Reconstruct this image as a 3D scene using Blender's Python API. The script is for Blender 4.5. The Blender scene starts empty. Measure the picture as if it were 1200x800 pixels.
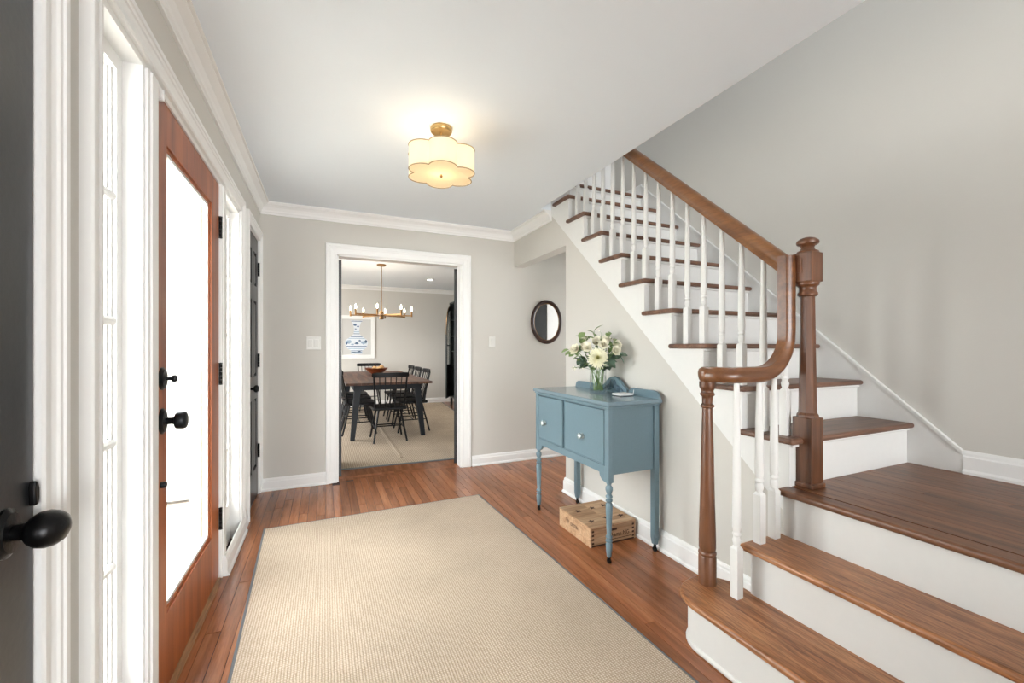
import bpy, bmesh, math, random
from mathutils import Vector, Matrix
random.seed(7)
PI = math.pi
S = bpy.context.scene
C = S.collection

# ------------------------------------------------------------------ camera
cam = bpy.data.cameras.new('camera')
cam_o = bpy.data.objects.new('camera', cam); C.objects.link(cam_o)
cam_o.location = (0, 0, 1.22)
cam_o.rotation_euler = (PI / 2, 0, -math.atan(219 / 494))
cam.sensor_width = 36.0; cam.lens = 494 / 1200 * 36; cam.shift_y = 6.5 / 1200
cam.clip_start = 0.02
S.camera = cam_o
# ------------------------------------------------------------------ world, lights, exposure
w = bpy.data.worlds.new('world'); S.world = w; w.use_nodes = True
bg = w.node_tree.nodes['Background']
bg.inputs[0].default_value = (0.965, 0.985, 1.0, 1); bg.inputs[1].default_value = 8.0
S.view_settings.view_transform = 'Standard'; S.view_settings.look = 'None'
S.view_settings.gamma = 1.0; S.view_settings.use_curve_mapping = False
S.view_settings.exposure = 0.88

def portal(name, loc, rot, sx, sy):
    """guides sky light through an opening; gives off no light itself"""
    l = bpy.data.lights.new(name, 'AREA'); l.shape = 'RECTANGLE'; l.size = sx; l.size_y = sy; l.cycles.is_portal = True
    o = bpy.data.objects.new(name, l); C.objects.link(o); o.location = loc; o.rotation_euler = rot
    return o
# the sky is the only daylight: it enters by the entry glazing and the dining room window, and by unseen openings added for light behind the camera, upstairs and in the passage
portal('entry_portal', (-0.67, 2.26, 1.08), (0, -PI / 2, 0), 2.1, 1.95)
portal('rear_opening_portal', (1.05, -5.13, 1.3), (PI / 2, 0, 0), 2.9, 1.9)
portal('upstairs_rear_portal', (0.4, -5.13, 3.95), (PI / 2, 0, 0), 1.6, 1.5)
portal('upstairs_front_portal', (-0.67, 0.3, 3.95), (0, -PI / 2, 0), 1.1, 0.8)
portal('dining_window_portal', (-2.12, 6.65, 1.4), (0, -PI / 2, 0), 1.6, 2.5)
portal('passage_opening_portal', (4.02, 3.6, 1.475), (0, PI / 2, 0), 0.55, 1.1)

# ------------------------------------------------------------------ helpers
class MB:
    def __init__(s): s.v = []; s.f = []
    def add(s, vs, fs):
        n = len(s.v); s.v += [tuple(v) for v in vs]; s.f += [tuple(i + n for i in f) for f in fs]; return s
    def box(s, x0, x1, y0, y1, z0, z1):
        return s.add([(x0,y0,z0),(x1,y0,z0),(x1,y1,z0),(x0,y1,z0),(x0,y0,z1),(x1,y0,z1),(x1,y1,z1),(x0,y1,z1)],
                     [(3,2,1,0),(4,5,6,7),(0,1,5,4),(1,2,6,5),(2,3,7,6),(3,0,4,7)])
    def lathe(s, prof, c=(0,0,0), seg=16, M=None, sx=1, sy=1, cap=True, rot=0):
        vs = []; fs = []; k = len(prof)
        for r, z in prof:
            for i in range(seg):
                a = 2*PI*i/seg + rot
                p = Vector((r*math.cos(a)*sx, r*math.sin(a)*sy, z))
                vs.append((M @ p if M else p) + Vector(c))
        for j in range(k-1):
            for i in range(seg):
                i2 = (i+1) % seg
                fs.append((j*seg+i, j*seg+i2, (j+1)*seg+i2, (j+1)*seg+i))
        if cap:
            fs.append(tuple(range(seg-1, -1, -1))); fs.append(tuple((k-1)*seg+i for i in range(seg)))
        return s.add(vs, fs)
    def prism(s, poly, axis, a, b):
        # poly: 2D points in the two other axes (x:(y,z)  y:(x,z)  z:(x,y))
        def P(p, t):
            return {'x': (t, p[0], p[1]), 'y': (p[0], t, p[1]), 'z': (p[0], p[1], t)}[axis]
        n = len(poly)
        vs = [P(p, a) for p in poly] + [P(p, b) for p in poly]
        fs = [tuple(range(n-1, -1, -1)), tuple(range(n, 2*n))]
        fs += [(i, (i+1) % n, n+(i+1) % n, n+i) for i in range(n)]
        return s.add(vs, fs)
    def tube(s, pts, r, seg=8, r2=None):
        # round bar along points, radius may taper from r to r2
        pts = [Vector(p) for p in pts]; n = len(pts); rs = []
        for i in range(n):
            t = i/(n-1); rs.append(r if r2 is None else r+(r2-r)*t)
        prof = [(math.cos(2*PI*i/seg), math.sin(2*PI*i/seg)) for i in range(seg)]
        return s.sweep(pts, prof, rs)
    def sweep(s, pts, prof, rs=None, side=None):
        # profile (side, up) carried along a 3-D path with parallel transport
        pts = [Vector(p) for p in pts]; n = len(pts); k = len(prof)
        tans = []
        for i in range(n):
            d = Vector((0,0,0))
            if i: d += (pts[i]-pts[i-1]).normalized()
            if i < n-1: d += (pts[i+1]-pts[i]).normalized()
            tans.append(d.normalized())
        t0 = tans[0]
        if side is None:
            side = t0.cross(Vector((0,0,1)))
            if side.length < 1e-4: side = Vector((1,0,0))
        side = Vector(side); side = (side - t0*side.dot(t0)).normalized()
        vs = []; fs = []
        for i in range(n):
            if i:
                q = tans[i-1].rotation_difference(tans[i]); side = q @ side
                side = (side - tans[i]*side.dot(tans[i])).normalized()
            up = side.cross(tans[i]); r = rs[i] if rs else 1
            for a, b in prof: vs.append(pts[i] + side*a*r + up*b*r)
        for i in range(n-1):
            for j in range(k):
                j2 = (j+1) % k
                fs.append((i*k+j, i*k+j2, (i+1)*k+j2, (i+1)*k+j))
        fs.append(tuple(range(k-1, -1, -1))); fs.append(tuple((n-1)*k+j for j in range(k)))
        return s.add(vs, fs)
    def mould(s, path, nrm, prof):
        # planar path with mitred corners; profile (a: across, to the left of travel seen down the normal; b: along normal)
        path = [Vector(p) for p in path]; nrm = Vector(nrm).normalized(); n = len(path); k = len(prof)
        L = []
        for i in range(n-1):
            t = (path[i+1]-path[i]).normalized(); L.append(nrm.cross(t))
        vs = []; fs = []
        for i in range(n):
            if i == 0: m = L[0]
            elif i == n-1: m = L[-1]
            else:
                m = L[i-1]+L[i]; m = m*(2/m.length_squared)
            for a, b in prof: vs.append(path[i]+m*a+nrm*b)
        for i in range(n-1):
            for j in range(k):
                j2 = (j+1) % k
                fs.append((i*k+j, (i+1)*k+j, (i+1)*k+j2, i*k+j2))
        fs.append(tuple(range(k))); fs.append(tuple((n-1)*k+j for j in range(k-1, -1, -1)))
        return s.add(vs, fs)
    def ball(s, c, r, seg=12, rings=8, sx=1, sy=1, sz=1, M=None):
        prof = []
        for i in range(rings+1):
            a = -PI/2+PI*i/rings; prof.append((max(r*math.cos(a), 1e-5), r*math.sin(a)*sz))
        return s.lathe(prof, c, seg, M=M, sx=sx, sy=sy)
    def build(s, name, mat, parent=None, smooth=False, bevel=0, seg=2, local=None, angle=35):
        me = bpy.data.meshes.new(name)
        vs = s.v
        if local is not None:
            vs = [(v[0]-local[0], v[1]-local[1], v[2]-local[2]) for v in vs]
        me.from_pydata(vs, [], s.f)
        bm = bmesh.new(); bm.from_mesh(me); bmesh.ops.recalc_face_normals(bm, faces=bm.faces); bm.to_mesh(me); bm.free()
        me.materials.append(mat)
        o = bpy.data.objects.new(name, me); C.objects.link(o)
        if parent is not None: o.parent = parent
        if local is not None: o.location = local
        if smooth:
            for p in me.polygons: p.use_smooth = True
            try: me.set_sharp_from_angle(angle=math.radians(angle))
            except Exception: pass
        if bevel:
            m = o.modifiers.new('bevel', 'BEVEL'); m.width = bevel; m.segments = seg; m.limit_method = 'ANGLE'
            m.angle_limit = math.radians(40)
        return o

def tag(o, label=None, cat=None, group=None, kind=None):
    if label: o['label'] = label
    if cat: o['category'] = cat
    if group: o['group'] = group
    if kind: o['kind'] = kind
    return o
def thing(name, loc=(0,0,0), rz=0, label=None, cat=None, group=None, kind=None):
    o = bpy.data.objects.new(name, None); C.objects.link(o); o.empty_display_size = 0.1
    o.location = loc; o.rotation_euler = (0, 0, rz)
    return tag(o, label, cat, group, kind)
def part_world(o, parent):
    """parent keeping the world place (parent is unrotated)"""
    o.parent = parent; o.matrix_parent_inverse = Matrix.Translation(-parent.location); return o
def copy_tree(o, parent=None):
    c = o.copy(); C.objects.link(c); c.parent = parent
    for ch in [x for x in bpy.data.objects if x.parent == o]:
        copy_tree(ch, c)
    return c
def struct(o, label=None, cat=None):
    o['kind'] = 'structure'
    if label: o['label'] = label
    if cat: o['category'] = cat
    return o
def text_mesh(name, body, size, mat, parent, M, extrude=0.0004, xscale=1.0):
    cu = bpy.data.curves.new(name, 'FONT'); cu.body = body; cu.size = size; cu.extrude = extrude
    cu.align_x = 'CENTER'; cu.align_y = 'CENTER'; cu.resolution_u = 3
    t = bpy.data.objects.new(name+'_curve', cu); C.objects.link(t)
    dg = bpy.context.evaluated_depsgraph_get()
    me = bpy.data.meshes.new_from_object(t.evaluated_get(dg))
    bpy.data.objects.remove(t); bpy.data.curves.remove(cu)
    me.transform(Matrix.Diagonal((xscale, 1, 1, 1))); me.transform(M)
    me.materials.clear(); me.materials.append(mat)
    o = bpy.data.objects.new(name, me); C.objects.link(o); o.parent = parent
    return o

# ------------------------------------------------------------------ materials
def srgb(r, g, b):
    def f(c):
        c /= 255
        return c/12.92 if c <= 0.04045 else ((c+0.055)/1.055)**2.4
    return (f(r), f(g), f(b), 1)
def new_mat(name):
    m = bpy.data.materials.new(name); m.use_nodes = True
    nt = m.node_tree; return m, nt, nt.nodes['Principled BSDF']
def paint(name, col, rough=0.6, bump=0.0, scale=60, metal=0.0, var=0.0, coat=0.0, spec=0.5):
    m, nt, b = new_mat(name)
    b.inputs['Base Color'].default_value = col; b.inputs['Roughness'].default_value = rough
    b.inputs['Metallic'].default_value = metal
    b.inputs['Specular IOR Level'].default_value = spec
    b.inputs['Coat Weight'].default_value = coat
    if bump or var:
        g = nt.nodes.new('ShaderNodeNewGeometry')
        n = nt.nodes.new('ShaderNodeTexNoise'); n.inputs['Scale'].default_value = scale; n.inputs['Detail'].default_value = 4
        nt.links.new(g.outputs['Position'], n.inputs['Vector'])
        if bump:
            bp = nt.nodes.new('ShaderNodeBump'); bp.inputs['Strength'].default_value = bump; bp.inputs['Distance'].default_value = 0.003
            nt.links.new(n.outputs['Fac'], bp.inputs['Height']); nt.links.new(bp.outputs['Normal'], b.inputs['Normal'])
        if var:
            mx = nt.nodes.new('ShaderNodeMix'); mx.data_type = 'RGBA'
            mx.inputs[6].default_value = tuple(c*(1-var) for c in col[:3])+(1,); mx.inputs[7].default_value = tuple(min(1, c*(1+var)) for c in col[:3])+(1,)
            nt.links.new(n.outputs['Fac'], mx.inputs[0]); nt.links.new(mx.outputs[2], b.inputs['Base Color'])
    return m
def wood(name, dark, mid, light, axis='y', scale=1.0, rough=0.3, grain=1.0, rnd=0.0, coat=0.0, pores=0.35, wavy=0.0):
    """stretched noise and growth bands along one axis; rnd varies the tone from piece to piece"""
    m, nt, b = new_mat(name); N = nt.nodes.new; Lk = nt.links.new
    g = N('ShaderNodeNewGeometry'); oi = N('ShaderNodeObjectInfo')
    add = N('ShaderNodeVectorMath'); add.operation = 'MULTIPLY_ADD'
    cmb = N('ShaderNodeCombineXYZ')
    for i in range(3): Lk(oi.outputs['Random'], cmb.inputs[i])
    Lk(cmb.outputs[0], add.inputs[0]); add.inputs[1].default_value = (7.3, 11.1, 5.7) if rnd else (0,0,0); Lk(g.outputs['Position'], add.inputs[2])
    mp = N('ShaderNodeMapping'); k = {'x': (0.9, 12, 12), 'y': (12, 0.9, 12), 'z': (12, 12, 0.9)}[axis]
    mp.inputs['Scale'].default_value = tuple(c*scale for c in k)
    Lk(add.outputs[0], mp.inputs['Vector'])
    n1 = N('ShaderNodeTexNoise'); n1.inputs['Scale'].default_value = 1.6; n1.inputs['Detail'].default_value = 6; n1.inputs['Distortion'].default_value = 0.6+wavy
    Lk(mp.outputs[0], n1.inputs['Vector'])
    n2 = N('ShaderNodeTexNoise'); n2.inputs['Scale'].default_value = 11; n2.inputs['Detail'].default_value = 3
    Lk(mp.outputs[0], n2.inputs['Vector'])
    ramp = N('ShaderNodeValToRGB'); e = ramp.color_ramp.elements
    e[0].position = 0.5-0.2*grain if grain < 2 else 0.3; e[0].color = dark; e[1].position = 0.5+0.22*grain if grain < 2 else 0.72; e[1].color = light
    x = ramp.color_ramp.elements.new(0.5); x.color = mid
    Lk(n1.outputs['Fac'], ramp.inputs[0])
    mx = N('ShaderNodeMix'); mx.data_type = 'RGBA'; mx.blend_type = 'MULTIPLY'
    r2 = N('ShaderNodeMapRange'); r2.inputs[1].default_value = 0.35; r2.inputs[2].default_value = 0.6; r2.inputs[3].default_value = 1-pores; r2.inputs[4].default_value = 1.0
    Lk(n2.outputs['Fac'], r2.inputs[0])
    mx.inputs[0].default_value = 1.0; Lk(ramp.outputs[0], mx.inputs[6]); Lk(r2.outputs[0], mx.inputs[7])
    hs = N('ShaderNodeHueSaturation')
    mr = N('ShaderNodeMapRange'); mr.inputs[3].default_value = 1-rnd; mr.inputs[4].default_value = 1+rnd
    Lk(oi.outputs['Random'], mr.inputs[0]); Lk(mr.outputs[0], hs.inputs['Value'])
    Lk(mx.outputs[2], hs.inputs['Color']); Lk(hs.outputs[0], b.inputs['Base Color'])
    b.inputs['Roughness'].default_value = rough; b.inputs['Coat Weight'].default_value = coat; b.inputs['Coat Roughness'].default_value = 0.15
    bp = N('ShaderNodeBump'); bp.inputs['Strength'].default_value = 0.12; bp.inputs['Distance'].default_value = 0.002
    Lk(n2.outputs['Fac'], bp.inputs['Height']); Lk(bp.outputs['Normal'], b.inputs['Normal'])
    return m
def glassy(name, tint=(1,1,1,1), ior=1.45, rough=0.0):
    m, nt, b = new_mat(name); nt.nodes.remove(b)
    t = nt.nodes.new('ShaderNodeBsdfTransparent'); t.inputs[0].default_value = tint
    gl = nt.nodes.new('ShaderNodeBsdfGlossy'); gl.inputs['Roughness'].default_value = rough
    lw_ = nt.nodes.new('ShaderNodeLayerWeight'); pw_ = nt.nodes.new('ShaderNodeMath'); pw_.operation = 'POWER'; pw_.inputs[1].default_value = 5
    fr = nt.nodes.new('ShaderNodeMapRange'); fr.inputs[3].default_value = ((ior-1)/(ior+1))**2; fr.inputs[4].default_value = 0.75
    nt.links.new(lw_.outputs['Facing'], pw_.inputs[0]); nt.links.new(pw_.outputs[0], fr.inputs[0])
    mx = nt.nodes.new('ShaderNodeMixShader')
    nt.links.new(fr.outputs[0], mx.inputs[0]); nt.links.new(t.outputs[0], mx.inputs[1]); nt.links.new(gl.outputs[0], mx.inputs[2])
    nt.links.new(mx.outputs[0], nt.nodes['Material Output'].inputs[0]); return m
def emit(name, col, strength):
    m, nt, b = new_mat(name)
    b.inputs['Base Color'].default_value = col; b.inputs['Emission Color'].default_value = col; b.inputs['Emission Strength'].default_value = strength
    return m
def weave(name, c1, c2, pitch, rough=0.95, var=(0.9, 1.06)):
    """ribbed woven fibre: fine cross ribs with slubs"""
    m, nt, b = new_mat(name); N = nt.nodes.new; Lk = nt.links.new
    g = N('ShaderNodeNewGeometry')
    wv = N('ShaderNodeTexWave'); wv.bands_direction = 'Y'; wv.inputs['Scale'].default_value = 1/pitch/3.18; wv.inputs['Distortion'].default_value = 1.2; wv.inputs['Detail'].default_value = 2; wv.inputs['Detail Scale'].default_value = 3
    wx = N('ShaderNodeTexWave'); wx.bands_direction = 'X'; wx.inputs['Scale'].default_value = 1/pitch/3.18*0.8; wx.inputs['Distortion'].default_value = 1.6
    n = N('ShaderNodeTexNoise'); n.inputs['Scale'].default_value = 140; n.inputs['Detail'].default_value = 3
    n2 = N('ShaderNodeTexNoise'); n2.inputs['Scale'].default_value = 2.2; n2.inputs['Detail'].default_value = 3
    for q in (wv, wx, n, n2): Lk(g.outputs['Position'], q.inputs['Vector'])
    mu = N('ShaderNodeMath'); mu.operation = 'MULTIPLY'; Lk(wv.outputs['Fac'], mu.inputs[0]); Lk(wx.outputs['Fac'], mu.inputs[1])
    ad = N('ShaderNodeMath'); ad.operation = 'ADD'; Lk(mu.outputs[0], ad.inputs[0]); 
    sc = N('ShaderNodeMath'); sc.operation = 'MULTIPLY'; sc.inputs[1].default_value = 0.8; Lk(n.outputs['Fac'], sc.inputs[0]); Lk(sc.outputs[0], ad.inputs[1])
    mr = N('ShaderNodeMapRange'); mr.inputs[1].default_value = 0.25; mr.inputs[2].default_value = 1.0; Lk(ad.outputs[0], mr.inputs[0])
    mx = N('ShaderNodeMix'); mx.data_type = 'RGBA'; mx.inputs[6].default_value = c1; mx.inputs[7].default_value = c2; Lk(mr.outputs[0], mx.inputs[0])
    hs = N('ShaderNodeHueSaturation'); m2 = N('ShaderNodeMapRange'); m2.inputs[1].default_value = 0.3; m2.inputs[2].default_value = 0.7; m2.inputs[3].default_value = var[0]; m2.inputs[4].default_value = var[1]
    Lk(n2.outputs['Fac'], m2.inputs[0]); Lk(m2.outputs[0], hs.inputs['Value']); Lk(mx.outputs[2], hs.inputs['Color']); Lk(hs.outputs[0], b.inputs['Base Color'])
    bp = N('ShaderNodeBump'); bp.inputs['Strength'].default_value = 0.5; bp.inputs['Distance'].default_value = 0.003; Lk(ad.outputs[0], bp.inputs['Height']); Lk(bp.outputs['Normal'], b.inputs['Normal'])
    b.inputs['Roughness'].default_value = rough; b.inputs['Specular IOR Level'].default_value = 0.15
    return m

M = {}
M['wall'] = paint('wall_paint', srgb(207, 204, 197), 0.85, 0.08, 220)
M['ceil'] = paint('ceiling_paint', srgb(236, 243, 249), 0.9, 0.05, 200)
M['trim'] = paint('white_trim_paint', srgb(240, 240, 238), 0.38, 0.03, 40)
M['riser'] = paint('white_stair_paint', srgb(229, 229, 226), 0.45, 0.05, 30, var=0.02)
M['subfloor'] = paint('floor_joint', srgb(40, 18, 11), 0.8)
M['floor'] = wood('floor_oak', srgb(138, 83, 51), srgb(158, 98, 62), srgb(174, 114, 76), 'y', 1.0, 0.24, 0.9, 0.20, pores=0.2)
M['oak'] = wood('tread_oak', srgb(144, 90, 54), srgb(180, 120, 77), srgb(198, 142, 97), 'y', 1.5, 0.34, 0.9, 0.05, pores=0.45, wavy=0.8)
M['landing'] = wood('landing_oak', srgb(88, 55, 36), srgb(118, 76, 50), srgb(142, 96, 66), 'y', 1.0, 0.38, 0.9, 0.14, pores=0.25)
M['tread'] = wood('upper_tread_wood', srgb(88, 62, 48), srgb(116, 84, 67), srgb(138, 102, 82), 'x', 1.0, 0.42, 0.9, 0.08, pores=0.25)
M['railz'] = wood('newel_wood', srgb(74, 44, 27), srgb(104, 65, 41), srgb(130, 84, 54), 'z', 1.0, 0.36, 0.9, 0.0, coat=0.2, pores=0.2)
M['raily'] = wood('handrail_wood', srgb(114, 73, 42), srgb(134, 88, 51), srgb(150, 102, 61), 'y', 1.0, 0.3, 0.9, 0.0, coat=0.3, pores=0.2)
M['railx'] = wood('volute_wood', srgb(102, 64, 38), srgb(120, 77, 46), srgb(136, 90, 55), 'x', 0.7, 0.3, 0.9, 0.0, coat=0.3, pores=0.2)
M['door'] = wood('entry_door_wood', srgb(132, 66, 30), srgb(160, 84, 40), srgb(178, 100, 52), 'z', 0.8, 0.36, 0.8, 0.0, pores=0.12)
M['sill'] = wood('sill_wood', srgb(140, 96, 58), srgb(176, 128, 84), srgb(200, 154, 108), 'y', 1.0, 0.5)
M['black'] = paint('black_door_paint', srgb(42, 44, 46), 0.32, 0.1, 55)
M['iron'] = paint('black_iron', srgb(24, 24, 25), 0.3, 0.25, 70, metal=0.6)
M['bronze'] = paint('dark_bronze', srgb(34, 36, 38), 0.3, 0.45, 60, metal=0.7)
M['binding'] = paint('rug_binding', srgb(104, 106, 108), 0.95, 0.3, 400)
M['rug'] = weave('sisal_weave', srgb(158, 139, 118), srgb(211, 194, 175), 0.0085)
M['rug2'] = weave('jute_weave', srgb(148, 131, 112), srgb(208, 191, 170), 0.016)
M['blue'] = paint('blue_chalk_paint', srgb(106, 129, 139), 0.42, 0.12, 90, var=0.06)
M['bluetop'] = paint('blue_top_sheen', srgb(120, 140, 150), 0.18, 0.05, 40, var=0.06)  # lighter than the case: reflection of the wall put into the colour
M['crystal'] = paint('crystal', srgb(176, 188, 188), 0.08, metal=0.35, spec=0.9)
M['blue_dark'] = paint('blue_dark_paint', srgb(72, 94, 108), 0.5, 0.15, 90, var=0.1)  # darker blue than the crest, so the carved leaves show
M['brass'] = paint('aged_brass', srgb(142, 108, 68), 0.36, 0.05, 60, metal=0.9)
M['palebrass'] = paint('pale_brass', srgb(196, 166, 112), 0.28, metal=0.85)
M['glass'] = glassy('window_glass', (0.97, 0.985, 0.98, 1))
M['vglass'] = glassy('vase_glass', (0.97, 0.98, 0.975, 1), 1.4)
M['water'] = glassy('vase_water', (0.96, 0.98, 0.96, 1), 1.2)
M['mirror'] = paint('mirror_silver', (0.9, 0.9, 0.9, 1), 0.02, metal=1.0)
M['walnut'] = wood('mirror_frame_wood', srgb(36, 20, 14), srgb(54, 30, 20), srgb(72, 42, 28), 'z', 1.0, 0.3)
M['pine'] = wood('crate_pine', srgb(164, 124, 90), srgb(196, 158, 122), srgb(214, 180, 144), 'x', 1.2, 0.6, 0.9, 0.1, pores=0.25)
M['pine_dark'] = paint('crate_dark_joint', srgb(72, 48, 34), 0.8)
M['ink'] = paint('stencil_ink', srgb(70, 44, 34), 0.8)
M['plastic'] = paint('white_plastic', srgb(236, 236, 234), 0.3)
M['plate'] = paint('switch_plate', srgb(226, 225, 220), 0.35)
M['petal'] = paint('cream_petal', srgb(243, 240, 212), 0.6, var=0.04, scale=40)
M['petal_c'] = paint('yellow_petal', srgb(226, 222, 158), 0.6)
M['rose'] = paint('white_rose_petal', srgb(240, 236, 216), 0.6, var=0.05, scale=50)
M['leaf'] = paint('green_leaf', srgb(122, 144, 92), 0.5, var=0.25, scale=25)
M['leaf2'] = paint('grey_green_leaf', srgb(96, 118, 100), 0.55, var=0.2, scale=25)
M['stem'] = paint('flower_stem', srgb(98, 130, 66), 0.5, var=0.2, scale=30)
M['tabletop'] = wood('table_walnut', srgb(66, 42, 30), srgb(98, 64, 46), srgb(126, 86, 62), 'y', 0.8, 0.55, 0.9)
M['chair'] = paint('black_chair_paint', srgb(13, 14, 16), 0.45, 0.05, 60, spec=0.3)
M['tleg'] = paint('blue_black_leg_paint', srgb(20, 26, 33), 0.45, spec=0.3)
M['cab'] = paint('dark_cabinet_paint', srgb(52, 58, 58), 0.35)
M['bowl'] = wood('bowl_wood', srgb(96, 44, 22), srgb(134, 66, 34), srgb(164, 90, 50), 'x', 2.0, 0.3)
M['fruit'] = paint('pale_wood_ball', srgb(196, 156, 104), 0.6, var=0.15, scale=30)
M['mat'] = paint('art_paper', srgb(206, 205, 201), 0.8)
M['frame'] = paint('white_frame', srgb(238, 238, 234), 0.4)
M['china'] = paint('china_white_ink', srgb(226, 232, 238), 0.7)
M['cobalt'] = paint('cobalt_ink', srgb(82, 108, 140), 0.7, var=0.4, scale=45)
M['cobalt2'] = paint('pale_cobalt_ink', srgb(160, 180, 200), 0.7, var=0.25, scale=45)
M['concrete'] = paint('porch_concrete', srgb(196, 190, 180), 0.85, 0.2, 30, var=0.06)
M['flame'] = emit('bulb_glow', (1.0, 0.86, 0.62, 1), 14.0)
M['led'] = emit('recessed_glow', (1.0, 0.95, 0.88, 1), 9.0)
def shade_mat():
    m, nt, b = new_mat('fabric_shade')
    b.inputs['Base Color'].default_value = srgb(244, 232, 208); b.inputs['Roughness'].default_value = 0.9
    b.inputs['Emission Color'].default_value = (1.0, 0.87, 0.66, 1); b.inputs['Emission Strength'].default_value = 0.12
    tr = nt.nodes.new('ShaderNodeBsdfTranslucent'); tr.inputs[0].default_value = srgb(240, 222, 190)
    mx = nt.nodes.new('ShaderNodeMixShader'); mx.inputs[0].default_value = 0.5
    nt.links.new(b.outputs[0], mx.inputs[1]); nt.links.new(tr.outputs[0], mx.inputs[2]); nt.links.new(mx.outputs[0], nt.nodes['Material Output'].inputs[0])
    return m
M['shade'] = shade_mat()
M['shade_trim'] = paint('shade_trim', srgb(176, 156, 120), 0.8)

# ------------------------------------------------------------------ key dimensions
XL = -0.505      # left wall face
YB = 4.12        # back wall face
XS = 1.852       # face of the wall under the stairs
XR = 2.82        # wall right of the stairs
CZ = 2.44        # foyer ceiling
UF = 2.685       # upper floor level
RISE, RUN, Y1 = 0.2067, 0.228, 1.187
LZ = 0.613       # landing
def tz(k): return 0.825 + (k-1)*RISE       # top of upper tread k
def ry(k): return Y1 + (k-1)*RUN           # riser face of upper tread k
YBK = -5.0       # foyer runs on behind the camera to here
DY0, DY1 = 4.24, 9.2                       # dining room
DX0, DX1 = -2.0, 3.0
DCZ = 2.48

# ------------------------------------------------------------------ floors
fl = struct(MB().box(XL-0.14, 3.9, YBK-0.12, DY0+0.02, -0.12, -0.004).build('floor', M['subfloor']), 'reddish brown oak strip floor of the entry hall', 'floor')
def board(x0, x1, y0, y1, z0, z1, mat, parent, name='plank', bevel=0.0012):
    return MB().box(x0, x1, y0, y1, z0, z1).build(name, mat, parent, bevel=0)
pw = 0.0585; x = XL-0.02; i = 0
while x < 2.95:
    ylo = 0.25 if x < XS-0.03 else 3.0
    yy = ylo - random.random()*0.9
    while yy < DY0-0.09:
        ln = random.uniform(0.75, 1.65); y2 = min(yy+ln, DY0-0.09)
        if y2 - yy < 0.12: break
        y0c = max(yy, ylo-0.3)
        under_rug = x > -0.32 and x+pw < 1.12 and y2 < 3.15
        if y2 > ylo and not under_rug:
            board(x+0.0011, x+pw-0.0011, y0c+0.0011, y2-0.0011, -0.016, random.uniform(-0.0004, 0.0004), M['floor'], fl)
        yy = y2
    x += pw; i += 1
# boards laid across the dining doorway
for k in range(2):
    for (xa, xb) in ((0.0, 0.62), (0.62, 1.30)):
        board(xa, xb-0.001, DY0-0.089+k*0.058, DY0-0.032+k*0.058, -0.016, 0.0002, M['floor'], fl)
# unboarded floor behind the camera and under the rug
board(XL-0.02, XR, YBK, -0.6, -0.016, 0.0, M['floor'], fl, 'floorboard_field')
struct(MB().box(DX0-0.1, DX1+0.1, DY0+0.005, DY1+0.1, -0.12, 0.0).build('floor', M['floor']), 'brown oak floor of the dining room', 'floor')

# ------------------------------------------------------------------ ceilings / upper floor
cm = MB()
cm.box(XL-0.14, 1.738, YBK, 3.30, CZ, UF)
cm.box(1.738, XR, YBK, -0.35, CZ, UF)
cm.box(XL-0.14, XR, 3.30, DY0, CZ, UF)
struct(cm.build('ceiling', M['ceil']), 'plain white ceiling of the entry hall', 'ceiling')
struct(MB().box(DX0-0.1, DX1+0.1, DY0, DY1+0.1, DCZ, DCZ+0.1).build('ceiling', M['ceil']), 'plain white ceiling of the dining room', 'ceiling')
struct(MB().box(XL-0.14, XR+0.12, YBK, 5.6, 5.10, 5.2).build('ceiling', M['ceil']), 'white ceiling above the stairwell', 'ceiling')

# ------------------------------------------------------------------ walls
# left wall with openings: near black door (y .2-1.085), entry frame (1.375-3.18), far black door (3.505-4.06)
lw = MB(); X0, X1 = XL-0.14, XL
O1 = (0.19, 1.095, 2.095); O2 = (1.338, 3.19, 2.095); O3 = (3.495, 4.065, 2.105)
lw.box(X0, X1, YBK, O1[0], 0, CZ); lw.box(X0, X1, O1[1], O2[0], 0, CZ); lw.box(X0, X1, O2[1], O3[0], 0, CZ); lw.box(X0, X1, O3[1], DY0, 0, CZ)
for o in (O1, O2, O3): lw.box(X0, X1, o[0], o[1], o[2], CZ)
struct(lw.build('wall_left', M['wall']), 'greige wall holding the glazed entry door', 'wall')
# back wall with dining doorway
D0, D1, DH = 0.10, 1.265, 2.055
bw = MB()
bw.box(XL-0.14, D0, YB, DY0, 0, CZ); bw.box(D1, 3.9, YB, DY0, 0, CZ); bw.box(D0, D1, YB, DY0, DH, CZ)
struct(bw.build('wall_back', M['wall']), 'greige wall with the opening to the dining room', 'wall')
# wall under the stairs (below the stringer line) and its end
def sline(y): return 0.98 + 0.91*(y-1.743)
SW_END = 3.06
poly = [(1.19, 0), (SW_END, 0), (SW_END, sline(SW_END)+0.02), (1.19, sline(1.19)+0.02)]
sw = MB().prism(poly, 'x', XS, XS+0.115)
struct(sw.build('wall_stair', M['wall']), 'pale wall under the staircase behind the blue console', 'wall')
bh = MB().box(XS, XS+0.115, SW_END, YB, 2.075, CZ)
struct(bh.build('wall_header', M['wall']), 'boxed header over the passage behind the stairs', 'wall')
# wall to the right of the stairs
rw = MB(); rw.box(XR, XR+0.12, YBK, SW_END, 0, 5.1); rw.box(XR, XR+0.12, SW_END, 5.6, 2.06, 5.1)
struct(rw.build('wall_right', M['wall']), 'tall greige wall beside the staircase', 'wall')
struct(MB().box(1.36, XR, 0.08, 0.20, 0, LZ-0.02).build('wall_front', M['wall']), 'greige half wall at the near end of the landing', 'wall')  # unseen; cut down to landing height so light reaches the right wall
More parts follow.
